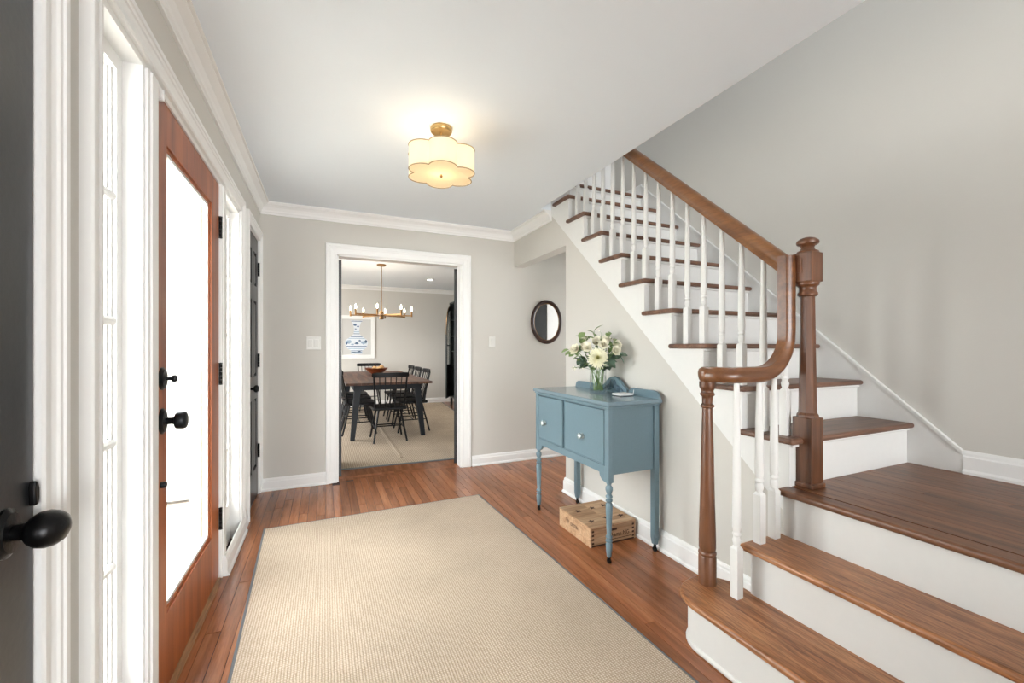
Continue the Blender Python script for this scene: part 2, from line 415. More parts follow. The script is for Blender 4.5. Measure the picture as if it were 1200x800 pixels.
# passage behind the stairs
hp = MB(); hp.box(1.97, XR, SW_END-0.03, SW_END, 0, CZ-0.04); hp.box(XR, 3.9, SW_END-0.03, SW_END, 0, CZ); hp.box(3.9, 4.0, SW_END-0.1, DY0, 0, 1.2); hp.box(3.9, 4.0, SW_END-0.1, DY0, 1.75, CZ)  # gap in the unseen end wall added to let sky light in
struct(hp.build('wall_passage', M['wall']), 'greige wall of the passage behind the stairs', 'wall')
struct(MB().box(XR+0.12, 4.0, SW_END, DY0, CZ, UF).build('ceiling', M['ceil']), 'white ceiling of the passage behind the stairs', 'ceiling')
# unseen rear wall; its openings below and upstairs are added to let sky light in
rr_ = MB(); ya_, yb_ = YBK-0.12, YBK
for z0_, z1_, wx0, wx1, wz0, wz1 in ((0, UF, -0.4, 2.5, 0.35, 2.25), (UF, 5.1, -0.4, 1.2, 3.2, 4.7)):
    rr_.box(XL-0.14, wx0, ya_, yb_, z0_, z1_); rr_.box(wx1, XR+0.12, ya_, yb_, z0_, z1_); rr_.box(wx0, wx1, ya_, yb_, z0_, wz0); rr_.box(wx0, wx1, ya_, yb_, wz1, z1_)
struct(rr_.build('wall_rear', M['wall']), 'greige wall with added light openings behind the viewer', 'wall')
# upstairs
up = MB(); up.box(XL-0.14, XR+0.12, 5.0, 5.1, UF, 5.1); up.box(1.76, XR, 3.66, 3.76, UF, 5.1); up.box(XL-0.14, XL, YBK, -0.1, UF, 5.1); up.box(XL-0.14, XL, 0.7, 5.0, UF, 5.1); up.box(XL-0.14, XL, -0.1, 0.7, UF, 3.4); up.box(XL-0.14, XL, -0.1, 0.7, 4.5, 5.1)  # unseen gap in the left side added to light the stairwell wall
struct(up.build('wall_upper', M['wall']), 'greige upstairs hall wall', 'wall')
struct(MB().box(XL-0.14, XR+0.12, DY0, 5.1, UF-0.1, UF).build('floor_upper', M['tread']), 'upstairs hall floor', 'floor')
# dining room walls; a wide window in its left wall lets daylight in
dw = MB(); dw.box(DX0, DX1, DY1, DY1+0.1, 0, DCZ)
struct(dw.build('wall_dining_back', M['wall']), 'greige far wall of the dining room', 'wall')
dr = MB(); dr.box(DX1, DX1+0.1, DY0, DY1+0.1, 0, DCZ)
struct(dr.build('wall_dining_right', M['wall']), 'greige right wall of the dining room', 'wall')
dl = MB(); dl.box(DX0-0.1, DX0, DY0, 5.4, 0, DCZ); dl.box(DX0-0.1, DX0, 7.9, DY1+0.1, 0, DCZ); dl.box(DX0-0.1, DX0, 5.4, 7.9, 0, 0.6); dl.box(DX0-0.1, DX0, 5.4, 7.9, 2.2, DCZ)
struct(dl.build('wall_dining_left', M['wall']), 'dining room wall with a wide window', 'wall')
df = MB(); df.box(DX0-0.1, XL-0.14, DY0-0.1, DY0, 0, DCZ); df.box(XL-0.14, 3.1, DY0-0.01, DY0, CZ-0.02, DCZ+0.1)
struct(df.build('wall_dining_front', M['wall']), 'dining room wall shared with the entry hall', 'wall')

# ------------------------------------------------------------------ trims
def crown_prof(h=0.095, d=0.075):
    return [(0, 0), (0, -h), (0.012, -h), (0.012, -h+0.014), (0.018, -h+0.02), (0.022, -h+0.034), (0.035, -h*0.42), (d-0.02, -0.026), (d-0.012, -0.02), (d-0.012, -0.012), (d, -0.012), (d, 0)]
def base_prof(h=0.105, d=0.016):
    return [(0, 0), (0.024, 0), (0.024, 0.012), (0.018, 0.02), (d, 0.022), (d, h-0.03), (d-0.004, h-0.024), (d-0.005, h-0.012), (0.006, h), (0, h)]
tn = [0]
def trim(mb, label, cat='trim', mat='trim', smooth=False):
    tn[0] += 1
    return struct(mb.build('trim_%d' % tn[0], M[mat], smooth=smooth), label, cat)
# crown: left of travel is the room
trim(MB().mould([(XS, 3.30, CZ), (XS, YB, CZ), (XL, YB, CZ), (XL, YBK, CZ)], (0, 0, 1), crown_prof()), 'white crown moulding around the entry hall ceiling', 'crown moulding')
trim(MB().mould([(DX1, DY0, DCZ), (DX1, DY1, DCZ), (DX0, DY1, DCZ), (DX0, DY0, DCZ)], (0, 0, 1), crown_prof(0.08, 0.07)), 'white crown moulding around the dining room ceiling', 'crown moulding')
def baseboard(side, path, label, prof=None):
    struct(MB().mould(path, (0, 0, 1), prof or base_prof()).build('baseboard_'+side, M['trim']), label, 'baseboard')
baseboard('back', [(0.015, YB, 0), (XL, YB, 0)], 'white baseboard left of the dining doorway')
baseboard('back_right', [(3.9, YB, 0), (1.375, YB, 0)], 'white baseboard right of the dining doorway')
baseboard('left_far', [(XL, 3.40, 0), (XL, 3.28, 0)], 'short white baseboard between the entry frame and far black door')
baseboard('left', [(XL, 1.256, 0), (XL, 1.165, 0)], 'short white baseboard beside the near black door')
baseboard('left_rear', [(XL, 0.09, 0), (XL, YBK, 0)], 'white baseboard behind the near black door')
baseboard('stair', [(XS, 1.20, 0), (XS, SW_END, 0), (XS+0.115, SW_END, 0)], 'white baseboard under the staircase', base_prof(0.125))
baseboard('dining_back', [(DX1, DY1, 0), (DX0, DY1, 0)], 'white baseboard on the dining room far wall')
baseboard('dining_right', [(DX1, DY0, 0), (DX1, DY1, 0)], 'white baseboard on the dining room right wall')
# casings: profile a outward from the opening, b out of the wall
def casing_prof(wd=0.09):
    return [(0, 0), (0, 0.012), (0.006, 0.016), (0.016, 0.016), (0.019, 0.012), (0.03, 0.013), (wd*0.55, 0.017), (wd*0.6, 0.021), (wd*0.72, 0.022), (wd*0.76, 0.026), (wd-0.004, 0.026), (wd, 0.022), (wd, 0)]
def casing_left(y0, y1, zt, label, wd=0.09):
    # normal +x ; travel up the far side so that the left of travel points away from the opening
    p = [(XL, y1, 0), (XL, y1, zt), (XL, y0, zt), (XL, y0, 0)]
    prof = [(-a, b) for a, b in casing_prof(wd)]
    return trim(MB().mould(p, (1, 0, 0), prof), label, 'door casing')
casing_left(O1[0], O1[1], O1[2], 'white moulded casing around the near black door', 0.07)
casing_left(O2[0], O2[1], O2[2], 'white moulded casing around the glazed entry door and sidelights', 0.082)
casing_left(O3[0], O3[1], O3[2], 'white moulded casing around the far black door', 0.075)
p = [(D1, YB, 0), (D1, YB, DH), (D0, YB, DH), (D0, YB, 0)]
trim(MB().mould(p, (0, -1, 0), [(-a, b) for a, b in casing_prof(0.095)]), 'white moulded casing around the dining doorway', 'door casing')
jb = MB(); jb.box(D0, D0+0.012, YB, DY0, 0, DH); jb.box(D1-0.012, D1, YB, DY0, 0, DH); jb.box(D0, D1, YB, DY0, DH-0.012, DH)
trim(jb, 'white jamb lining of the dining doorway', 'door jamb')

# ------------------------------------------------------------------ hardware builders
def hinge(parent, x, y, z, dx=1, h=0.10):
    mb = MB().box(x-0.001, x+0.004, y-0.004, y+0.036, z-h/2, z+h/2)
    for k in range(5): mb.lathe([(0.0075, z-h/2+k*h/5+0.0008), (0.0075, z-h/2+(k+1)*h/5-0.0008)], (x+0.006, y-0.006, 0), 10)
    mb.lathe([(0.003, z-h/2-0.006), (0.0085, z-h/2-0.004), (0.0085, z-h/2)], (x+0.006, y-0.006, 0), 10)
    mb.lathe([(0.0085, z+h/2), (0.0085, z+h/2+0.004), (0.003, z+h/2+0.006)], (x+0.006, y-0.006, 0), 10)
    return mb.build('hinge', M['iron'], parent, smooth=True)
RX = Matrix.Rotation(PI/2, 4, 'Y')      # lathe axis z -> +x
def knob(parent, x, y, z, prof, mat='iron', sy=1.0, sx=1.0, plate=0.033, plate_s=1.3, name='door_knob'):
    k = MB().lathe(prof, (x, y, z), 20, M=RX, sx=sx, sy=sy).build(name, M[mat], parent, smooth=True, angle=50)
    MB().lathe([(plate, 0), (plate, 0.004), (plate*0.85, 0.008), (plate*0.8, 0.0105), (plate*0.45, 0.012)], (x, y, z), 24, M=RX, sx=plate_s).build('rose_plate', M[mat], k, smooth=True, angle=40)
    return k
EGG = [(0.012, 0.004), (0.012, 0.010), (0.0125, 0.024), (0.015, 0.029), (0.021, 0.034), (0.027, 0.044), (0.0285, 0.055), (0.026, 0.067), (0.020, 0.076), (0.011, 0.081), (0.002, 0.083)]
def panel_door(name, y0, y1, z0, z1, xf, label, mat='black', panels=True, kind=None):
    """door leaf in the left wall plane, face at x = xf, with raised panels recessed into the rails and stiles"""
    t = thing(name, (xf, (y0+y1)/2, z0), 0, label, 'door', None, kind)
    L = (xf, (y0+y1)/2, z0); th = 0.036
    def pl(mb, nm, mt, par=t, **k):
        o = mb.build(nm, M[mt], None, **k); o.parent = par; o.matrix_parent_inverse = Matrix.Translation((-L[0], -L[1], -L[2])); return o
    wd = y1-y0; sw_ = 0.105*wd/0.76 if wd < 0.76 else 0.115
    ym = (y0+y1)/2; mw = 0.045
    rails = [(z0, z0+0.24), (z0+0.80, z0+0.98), (z0+1.58, z0+1.70), (z1-0.12, z1)]
    fr = MB()
    fr.box(xf-th, xf, y0, y0+sw_, z0, z1); fr.box(xf-th, xf, y1-sw_, y1, z0, z1); fr.box(xf-th, xf, ym-mw, ym+mw, z0, z1)
    for a, b in rails:
        fr.box(xf-th, xf-0.0003, y0+sw_, ym-mw, a, b); fr.box(xf-th, xf-0.0003, ym+mw, y1-sw_, a, b)
    pl(fr, 'frame', mat)
    for j in range(3):
        za, zb = rails[j][1], rails[j+1][0]
        for ya, yb in ((y0+sw_, ym-mw), (ym+mw, y1-sw_)):
            mb = MB(); xb = xf-0.016; m_ = 0.028
            mb.box(xf-th+0.006, xb, ya, yb, za, zb)
            mb.add([(xb, ya+0.008, za+0.008), (xb, yb-0.008, za+0.008), (xb, yb-0.008, zb-0.008), (xb, ya+0.008, zb-0.008),
                    (xf-0.003, ya+m_, za+m_), (xf-0.003, yb-m_, za+m_), (xf-0.003, yb-m_, zb-m_), (xf-0.003, ya+m_, zb-m_)],
                   [(0,1,5,4), (1,2,6,5), (2,3,7,6), (3,0,4,7), (4,5,6,7)])
            pl(mb, 'panel', mat)
    return t, pl

# near black door (knob in view at the left edge)
d1, pl1 = panel_door('door_1', 0.20, 1.090, 0.008, 2.08, XL+0.003, 'black panelled door with an egg-shaped knob, at the left edge', kind='structure')
k1 = knob(None, XL+0.003, 1.012, 0.900, EGG, 'iron', sx=1.12, sy=1.25)
k1.parent = d1; k1.matrix_parent_inverse = Matrix.Translation(-d1.location)
pl1(MB().prism([(1.074, 0.925), (1.084, 0.925), (1.088, 0.938), (1.088, 0.955), (1.083, 0.968), (1.076, 0.972), (1.072, 0.96)], 'x', XL+0.0035, XL+0.014), 'thumb_latch', 'iron', bevel=0.003)
struct(MB().box(XL-0.14, XL, 0.19, 0.198, 0, 2.095).box(XL-0.14, XL, 1.092, 1.095, 0, 2.095).box(XL-0.14, XL, 0.198, 1.092, 2.086, 2.095).box(XL-0.14, XL-0.12, 0.198, 1.092, 0, 2.086).build('trim_jamb_near', M['trim']), 'white jamb of the near black door', 'door jamb')

# far black door
d3, pl3 = panel_door('door_3', 3.503, 4.057, 0.008, 2.095, XL-0.006, 'black six-panel door beside the dining room wall', kind='structure')
RND = [(0.010, 0.004), (0.010, 0.03), (0.013, 0.034), (0.024, 0.040), (0.028, 0.05), (0.026, 0.06), (0.016, 0.067), (0.002, 0.069)]
k3 = knob(None, XL-0.006, 3.575, 0.915, RND, 'iron', plate_s=1.0); k3.parent = d3; k3.matrix_parent_inverse = Matrix.Translation(-d3.location)
for z in (1.863, 1.11, 0.364):
    h = hinge(None, XL-0.005, 4.058, z); h.parent = d3; h.matrix_parent_inverse = Matrix.Translation(-d3.location)
struct(MB().box(XL-0.14, XL, 3.495, 3.501, 0, 2.105).box(XL-0.14, XL, 4.059, 4.065, 0, 2.105).box(XL-0.14, XL, 3.501, 4.059, 2.098, 2.105).box(XL-0.14, XL-0.12, 3.501, 4.059, 0, 2.098).build('trim_jamb_far', M['trim']), 'white jamb of the far black door', 'door jamb')

# ------------------------------------------------------------------ entry: frame, sidelights, glazed door
EY = dict(a0=1.338, a1=1.625, d0=1.738, d1=2.640, b0=2.755, b1=3.19)
zt = 2.075
ef = MB()
ef.box(XL-0.13, XL, O2[0], O2[1], zt, O2[2])                                   # head
for y0, y1 in ((EY['a1'], EY['d0']-0.004), (EY['d1']+0.004, EY['b0'])):         # mullion posts
    ef.box(XL-0.13, XL, y0, y1, 0, zt)
    ef.box(XL, XL+0.008, y0+0.012, y1-0.012, 0, zt-0.0)
    ef.box(XL+0.008, XL+0.014, y0+0.03, y1-0.03, 0, zt)
ef.box(XL-0.13, XL, O2[0], O2[0]+0.012, 0, zt); ef.box(XL-0.13, XL, O2[1]-0.012, O2[1], 0, zt)
trim(ef, 'white frame and mullion posts of the entry', 'door frame')
pb = MB().mould([(XL+0.014, EY['b1']+0.07, 0), (XL+0.014, EY['d1']+0.03, 0)], (0, 0, 1), base_prof(0.11))
struct(pb.build('baseboard_sidelight', M['trim']), 'white baseboard under the far sidelight', 'baseboard')
def sidelight(n, y0, y1, label):
    t = thing('window_%d' % n, (XL-0.06, (y0+y1)/2, 0), 0, label, 'window', None, 'structure')
    Lo = t.location
    def pl(mb, nm, mt, par=t, **k):
        o = mb.build(nm, M[mt], None, **k); o.parent = par; o.matrix_parent_inverse = Matrix.Translation(-Lo); return o
    xa, xb = XL-0.085, XL-0.050; zb, ztp = 0.19, 2.05
    fr = MB(); st = 0.036
    fr.box(xa, xb, y0, y0+st, 0.14, zt); fr.box(xa, xb, y1-st, y1, 0.14, zt); fr.box(xa, xb, y0+st, y1-st, ztp-0.02, zt); fr.box(xa, xb, y0+st, y1-st, 0.14, 0.235)
    fr.box(xa, xb+0.004, y0, y1, 0.0, 0.14)
    # stepped inner bead
    for k, (ins, dp) in enumerate(((st, 0.010), (st+0.008, 0.018))):
        fr.box(xb-0.03, xb-dp, y0+ins, y0+ins+0.008, 0.235, ztp-0.02); fr.box(xb-0.03, xb-dp, y1-ins-0.008, y1-ins, 0.235, ztp-0.02)
    pl(fr, 'sash', 'trim')
    zs = [0.235, 0.583, 0.941, 1.296, 1.658, 2.03]
    for z in zs[1:-1]:
        pl(MB().prism([(xb-0.03, z-0.012), (xb-0.008, z-0.012), (xb-0.002, z-0.004), (xb-0.002, z+0.004), (xb-0.008, z+0.012), (xb-0.03, z+0.012)], 'y', y0+st, y1-st), 'muntin', 'trim')
    for a, b in zip(zs[:-1], zs[1:]):
        pl(MB().box(xb-0.024, xb-0.021, y0+st, y1-st, a, b), 'pane', 'glass')
    return t
sidelight(1, O2[0]+0.012, EY['a1'], 'narrow five-pane sidelight between the near black door and the entry door')
sidelight(2, EY['b0'], O2[1]-0.012, 'narrow five-pane sidelight beyond the hinges of the entry door')

xf = XL-0.004; y0, y1 = EY['d0'], EY['d1']; z0, z1 = 0.022, 2.070
d2 = thing('door_2', (xf, (y0+y1)/2, z0), 0, 'orange-brown wooden entry door with one tall glass pane', 'door', None, 'structure')
def pl2(mb, nm, mt, par=d2, **k):
    o = mb.build(nm, M[mt], None, **k); o.parent = par; o.matrix_parent_inverse = Matrix.Translation(-d2.location); return o
gy0, gy1, gz0, gz1 = y0+0.112, y1-0.150, 0.280, 1.930; th = 0.044
pl2(MB().box(xf-th, xf, y0, gy0, z0, z1), 'stile', 'door', bevel=0.002)
pl2(MB().box(xf-th, xf, gy1, y1, z0, z1), 'stile', 'door', bevel=0.002)
pl2(MB().box(xf-th, xf-0.0005, gy0, gy1, z0, gz0), 'bottom_rail', 'door')
pl2(MB().box(xf-th, xf-0.0005, gy0, gy1, gz1, z1), 'top_rail', 'door')
def ring_bead(ins, wd, xa, xb):
    p = [(xa, gy0+ins, gz0+ins), (xa, gy1-ins, gz0+ins), (xa, gy1-ins, gz1-ins), (xa, gy0+ins, gz1-ins), (xa, gy0+ins, gz0+ins)]
    mb = MB()
    mb.box(xa, xb, gy0+ins, gy0+ins+wd, gz0+ins, gz1-ins); mb.box(xa, xb, gy1-ins-wd, gy1-ins, gz0+ins, gz1-ins)
    mb.box(xa, xb, gy0+ins+wd, gy1-ins-wd, gz0+ins, gz0+ins+wd); mb.box(xa, xb, gy0+ins+wd, gy1-ins-wd, gz1-ins-wd, gz1-ins); return mb
pl2(ring_bead(0, 0.012, xf-0.036, xf-0.007), 'glazing_bead', 'door', bevel=0.002)
pl2(ring_bead(0.012, 0.014, xf-0.030, xf-0.012), 'white_gasket', 'trim')
pl2(MB().box(xf-0.024, xf-0.020, gy0+0.02, gy1-0.02, gz0+0.02, gz1-0.02), 'glass_pane', 'glass')
CYL = [(0.011, 0.004), (0.011, 0.030), (0.013, 0.036), (0.022, 0.038), (0.026, 0.042), (0.027, 0.050), (0.027, 0.062), (0.025, 0.068), (0.019, 0.071), (0.002, 0.072)]
kk = knob(None, xf, 1.796, 0.967, CYL, 'bronze', plate=0.034, plate_s=1.3, sx=1.1); kk.parent = d2; kk.matrix_parent_inverse = Matrix.Translation(-d2.location)
DB = [(0.006, 0.006), (0.006, 0.026), (0.012, 0.030), (0.013, 0.038), (0.008, 0.044), (0.002, 0.045)]
kk = knob(None, xf, 1.796, 1.112, DB, 'bronze', plate=0.034, plate_s=1.15, sy=0.6, name='deadbolt_thumbturn'); kk.parent = d2; kk.matrix_parent_inverse = Matrix.Translation(-d2.location)
pl2(MB().lathe([(0.011, 0), (0.011, 0.010), (0.008, 0.016), (0.002, 0.017)], (xf, 1.790, 0.752), 14, M=RX), 'door_stop_button', 'bronze', smooth=True)
pl2(MB().box(xf-0.03, xf+0.001, y0-0.0025, y0-0.0005, 0.91, 1.02), 'latch_strike', 'iron')
for z in (1.847, 1.08, 0.321):
    h = hinge(None, xf+0.002, y1+0.006, z, h=0.105); h.parent = d2; h.matrix_parent_inverse = Matrix.Translation(-d2.location)
pl2(MB().box(xf-0.01, xf+0.012, y0+0.012, y0+0.040, 2.045, 2.078).box(xf-0.01, xf+0.018, y0+0.018, y0+0.026, 2.040, 2.078), 'alarm_contact', 'trim', bevel=0.002)
struct(MB().prism([(XL-0.14, 0), (XL+0.012, 0), (XL+0.008, 0.010), (XL-0.02, 0.018), (XL-0.14, 0.018)], 'y', EY['d0'], EY['d1']).build('trim_sill', M['sill']), 'worn light wooden sill under the entry door', 'door sill')
# outside: porch and ground
struct(MB().box(-2.2, XL-0.14, -0.2, 5.0, -0.16, -0.03).build('porch_floor', M['concrete']), 'pale porch slab outside the entry door', 'porch')
struct(MB().box(-14, -2.2, -9, 14, -0.5, -0.35).build('ground', M['concrete']), 'pale paved ground beyond the porch', 'ground')
pc = thing('porch_column', (-1.95, 2.6, -0.03), 0, 'white square porch column seen through the entry glass', 'column')
MB().box(-0.09, 0.09, -0.09, 0.09, 0.14, 2.5).build('shaft', M['trim'], pc); MB().box(-0.12, 0.12, -0.12, 0.12, 0, 0.14).build('plinth', M['trim'], pc, bevel=0.006)
MB().box(-0.12, 0.12, -0.12, 0.12, 2.5, 2.6).build('capital', M['trim'], pc, bevel=0.006)

# ------------------------------------------------------------------ staircase
st = thing('staircase', (XS, 1.2, 0), 0, 'L-shaped staircase with brown wooden treads and white risers', 'staircase')
def ps(mb, nm, mt, par=None, **k):
    o = mb.build(nm, M[mt], None, **k); o.parent = par or st
    if par is None: o.matrix_parent_inverse = Matrix.Translation(-st.location)
    return o
YE = 0.205       # near end of the lower steps
# step 1: curtail step with a rounded end
def curtail(xf_, xb_, yc, z0, z1, n=14):
    c = ((xf_+xb_)/2, yc); r = (xb_-xf_)/2
    pts = [(xf_, YE)]
    pts = [(xb_, YE)] + [(c[0]+r*math.cos(a), c[1]+r*math.sin(a)) for a in [PI*i/n for i in range(n+1)]] + [(xf_, YE)]
    return MB().prism(pts, 'z', z0, z1)
ps(curtail(1.358, 1.600, 1.235, 0, 0.180), 'riser', 'riser', smooth=True)
ps(curtail(1.350, 1.606, 1.235, 0, 0.022), 'shoe_moulding', 'riser', smooth=True, bevel=0.008, seg=3)
ps(curtail(1.325, 1.620, 1.235, 0.1785, 0.2065), 'tread', 'oak', bevel=0.011, seg=3, smooth=True)
# step 2
ps(MB().box(1.600, XS+0.05, YE, 1.187, 0.2, 0.386), 'riser', 'riser')
ps(MB().box(1.562, 1.815, YE, 1.212, 0.385, 0.413), 'tread', 'oak', bevel=0.011, seg=3)
# landing
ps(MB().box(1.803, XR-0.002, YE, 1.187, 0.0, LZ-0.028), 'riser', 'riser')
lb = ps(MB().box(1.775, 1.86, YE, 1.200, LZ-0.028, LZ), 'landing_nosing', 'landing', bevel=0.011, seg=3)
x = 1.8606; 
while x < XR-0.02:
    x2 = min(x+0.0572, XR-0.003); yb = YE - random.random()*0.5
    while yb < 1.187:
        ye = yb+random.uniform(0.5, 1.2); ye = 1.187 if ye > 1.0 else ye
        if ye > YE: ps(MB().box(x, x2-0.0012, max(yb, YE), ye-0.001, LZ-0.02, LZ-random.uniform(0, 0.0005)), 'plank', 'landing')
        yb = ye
    x = x2
# upper flight
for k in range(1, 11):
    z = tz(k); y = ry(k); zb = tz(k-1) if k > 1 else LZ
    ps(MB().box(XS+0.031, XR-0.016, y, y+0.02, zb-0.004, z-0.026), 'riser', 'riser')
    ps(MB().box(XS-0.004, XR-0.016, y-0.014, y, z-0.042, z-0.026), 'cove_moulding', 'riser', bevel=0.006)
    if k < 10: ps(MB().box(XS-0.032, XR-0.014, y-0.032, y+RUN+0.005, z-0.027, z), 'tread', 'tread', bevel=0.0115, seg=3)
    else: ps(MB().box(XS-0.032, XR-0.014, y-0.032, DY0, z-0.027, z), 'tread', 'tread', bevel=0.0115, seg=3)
# open stringer: stepped board, a hair proud of the wall
pts = [(1.187, 0.40), (1.187, tz(1)-0.027)]
for k in range(1, 10):
    pts += [(ry(k+1), tz(k)-0.027), (ry(k+1), tz(k+1)-0.027)]
pts += [(3.30, tz(10)-0.027), (3.30, sline(3.30)), (1.187, sline(1.187))]
pts[0] = (1.187, sline(1.187)); pts.pop()
ps(MB().prism(pts, 'x', XS-0.005, XS+0.03), 'stringer', 'riser')
# skirtboard along the right wall
sk = lambda y: 0.72 + 0.915*(y-0.975)
ps(MB().prism([(0.975, LZ), (0.975, 0.72), (3.24, sk(3.24)), (3.24, sk(3.24)-0.55), (1.30, LZ)], 'x', XR-0.014, XR-0.0005), 'skirtboard', 'riser')
ps(MB().prism([(0.975, 0.706), (0.975, 0.722), (3.24, sk(3.24)+0.002), (3.24, sk(3.24)-0.018)], 'x', XR-0.022, XR-0.0005), 'skirt_cap', 'riser')
struct(MB().mould([(XR, 0.2, LZ), (XR, 0.975, LZ)], (0, 0, 1), base_prof(0.11)).build('baseboard_landing', M['trim']), 'white baseboard along the landing', 'baseboard')

struct(MB().mould([(XR, 3.24, UF), (XR, 3.655, UF)], (0, 0, 1), base_prof(0.12)).build('baseboard_upper', M['trim']), 'white baseboard at the top of the stairs', 'baseboard')
# ------------------------------------------------------------------ stair railing
rl = thing('stair_railing', (1.895, 1.2, 0), 0, 'brown handrail with white balusters and turned newel posts on the stairs', 'railing')
def pr(mb, nm, mt, par=None, **k):
    o = mb.build(nm, M[mt], None, **k); o.parent = par or rl
    if par is None: o.matrix_parent_inverse = Matrix.Translation(-rl.location)
    return o
def rail_prof(wd=0.060, h=0.070):
    a, b = wd/2, h/2
    half = [(a*0.62, -b), (a*0.70, -b*0.55), (a*0.84, -b*0.42), (a*0.98, -b*0.1), (a, b*0.25), (a*0.86, b*0.68), (a*0.5, b*0.94), (0, b)]
    return half + [(-p[0], p[1]) for p in half[-2::-1]]
RXC = 1.885
def rz(y): return 1.667 + 0.898*(y-1.261) - 0.050          # rail centre height
pr(MB().sweep([(RXC, 1.222, rz(1.222)), (RXC, 2.2, rz(2.2)), (RXC, 3.22, rz(3.22))], rail_prof(0.062, 0.074), side=(1, 0, 0)), 'handrail', 'raily', smooth=True, angle=38)
# gooseneck drop and volute
gx, gy = 1.868, 1.214; path = [(gx, gy, 1.622), (gx, gy, 1.30)]
R = 0.175
for i in range(1, 11):
    a = PI/2*i/10; path.append((gx-R*(1-math.cos(a)), gy+0.004*i/10, 1.277-R*math.sin(a)))
zc = 1.277-R
px = path[-1][0]
path += [(px-0.05, gy+0.006, zc), (px-0.09, gy+0.010, zc)]
vc = (px-0.09, gy+0.085)
for i in range(1, 9):
    a = math.radians(-90-82*i/8); path.append((vc[0]+0.075*math.cos(a)*1.35, vc[1]+0.075*math.sin(a), zc))
path.append((path[-1][0]-0.002, path[-1][1]+0.03, zc))
pr(MB().sweep(path, rail_prof(0.062, 0.066), side=(0, -1, 0)), 'gooseneck', 'railx', smooth=True, angle=38)
NX, NY = path[-1][0]+0.004, path[-1][1]
pr(MB().lathe([(0.026, zc-0.034), (0.034, zc-0.02), (0.0375, zc-0.004), (0.038, zc+0.01), (0.034, zc+0.024), (0.022, zc+0.0325), (0.001, zc+0.034)], (NX, NY, 0), 24), 'rail_cap', 'railx', smooth=True, angle=40)
# lower newel post
n1 = pr(MB().lathe([(0.037, 0.2065), (0.038, 0.215), (0.036, 0.225), (0.036, 0.322), (0.033, 0.328), (0.0365, 0.333), (0.0365, 0.341), (0.031, 0.347), (0.0345, 0.36), (0.0345, 0.39),
                    (0.030, 0.55), (0.025, 0.80), (0.0205, 0.955), (0.020, 0.960)], (NX, NY, 0), 24), 'lower_newel_post', 'railz', smooth=True, angle=50)
pr(MB().lathe([(0.020, 0.958), (0.027, 0.963), (0.028, 0.969), (0.025, 0.974), (0.0205, 0.977), (0.0215, 1.0), (0.0225, 1.008), (0.029, 1.013), (0.030, 1.020), (0.025, 1.025), (0.024, 1.032), (0.031, 1.045), (0.033, 1.052), (0.033, zc-0.030)], (NX, NY, 0), 24), 'newel_neck', 'railz', n1, smooth=True, angle=50)
# upper newel post
UX, UY, hb = 1.930, 1.162, 0.041
n2 = pr(MB().box(UX-hb, UX+hb, UY-hb, UY+hb, LZ, 0.915), 'upper_newel_post', 'railz', bevel=0.003)
pr(MB().box(UX-hb-0.007, UX+hb+0.007, UY-hb-0.007, UY+hb+0.007, LZ, LZ+0.022), 'plinth', 'railz', n2, bevel=0.005)
pr(MB().lathe([(0.042, 0.915), (0.041, 0.925), (0.035, 0.935), (0.034, 0.95), (0.027, 1.44), (0.027, 1.445)], (UX, UY, 0), 8, rot=PI/8), 'shaft', 'railz', n2)
pr(MB().lathe([(0.031, 1.440), (0.038, 1.446), (0.038, 1.456), (0.033, 1.462), (0.032, 1.478), (0.034, 1.482), (0.043, 1.490), (0.043, 1.498), (0.046, 1.504)], (UX, UY, 0), 20), 'neck_rings', 'railz', n2, smooth=True, angle=40)
pr(MB().box(UX-0.040, UX+0.040, UY-0.040, UY+0.040, 1.503, 1.630), 'top_block', 'railz', n2, bevel=0.003)
pr(MB().lathe([(0.043, 1.630), (0.040, 1.638), (0.028, 1.644), (0.024, 1.655), (0.028, 1.662), (0.040, 1.668), (0.043, 1.675), (0.041, 1.684), (0.030, 1.693), (0.015, 1.698), (0.001, 1.699)], (UX, UY, 0), 24), 'finial', 'railz', n2, smooth=True, angle=40)
pr(MB().box(gx+0.02, UX-0.03, UY+0.0, UY+0.042, 1.545, 1.605), 'rail_bracket', 'railz')
# balusters
def baluster(x, y, z0, z1):
    hw = 0.0165; L = z1-z0; zb = z0+0.20
    mb = MB().box(x-hw, x+hw, y-hw, y+hw, z0, zb)
    mb.add([(x-hw, y-hw, zb), (x+hw, y-hw, zb), (x+hw, y+hw, zb), (x-hw, y+hw, zb), (x-.009, y-.009, zb+.012), (x+.009, y-.009, zb+.012), (x+.009, y+.009, zb+.012), (x-.009, y+.009, zb+.012)],
           [(0,1,5,4), (1,2,6,5), (2,3,7,6), (3,0,4,7), (4,5,6,7)])
    mb.lathe([(0.011, zb), (0.0115, zb+0.012), (0.0155, zb+0.026), (0.0165, zb+0.034), (0.013, zb+0.044), (0.0125, zb+0.05), (0.0165, zb+0.055), (0.0165, zb+0.062), (0.013, zb+0.067), (0.0165, zb+0.085), (0.0165, zb+0.11), (0.0145, zb+0.11+(z1-zb-0.11)*0.5), (0.0105, z1)], (x, y, 0), 14)
    return pr(mb, 'baluster', 'riser', smooth=True, angle=35)
BX = 1.890
for k in range(1, 10):
    for dy in (0.036, 0.150):
        y = ry(k)+dy+(0.012 if k == 1 and dy < 0.1 else 0)
        baluster(BX, y, tz(k)-0.001, rz(y)-0.048)
baluster(1.525, 1.193, 0.2055, zc-0.030)
baluster(1.640, 1.178, 0.412, zc-0.030)
baluster(1.742, 1.185, 0.412, 1.085)
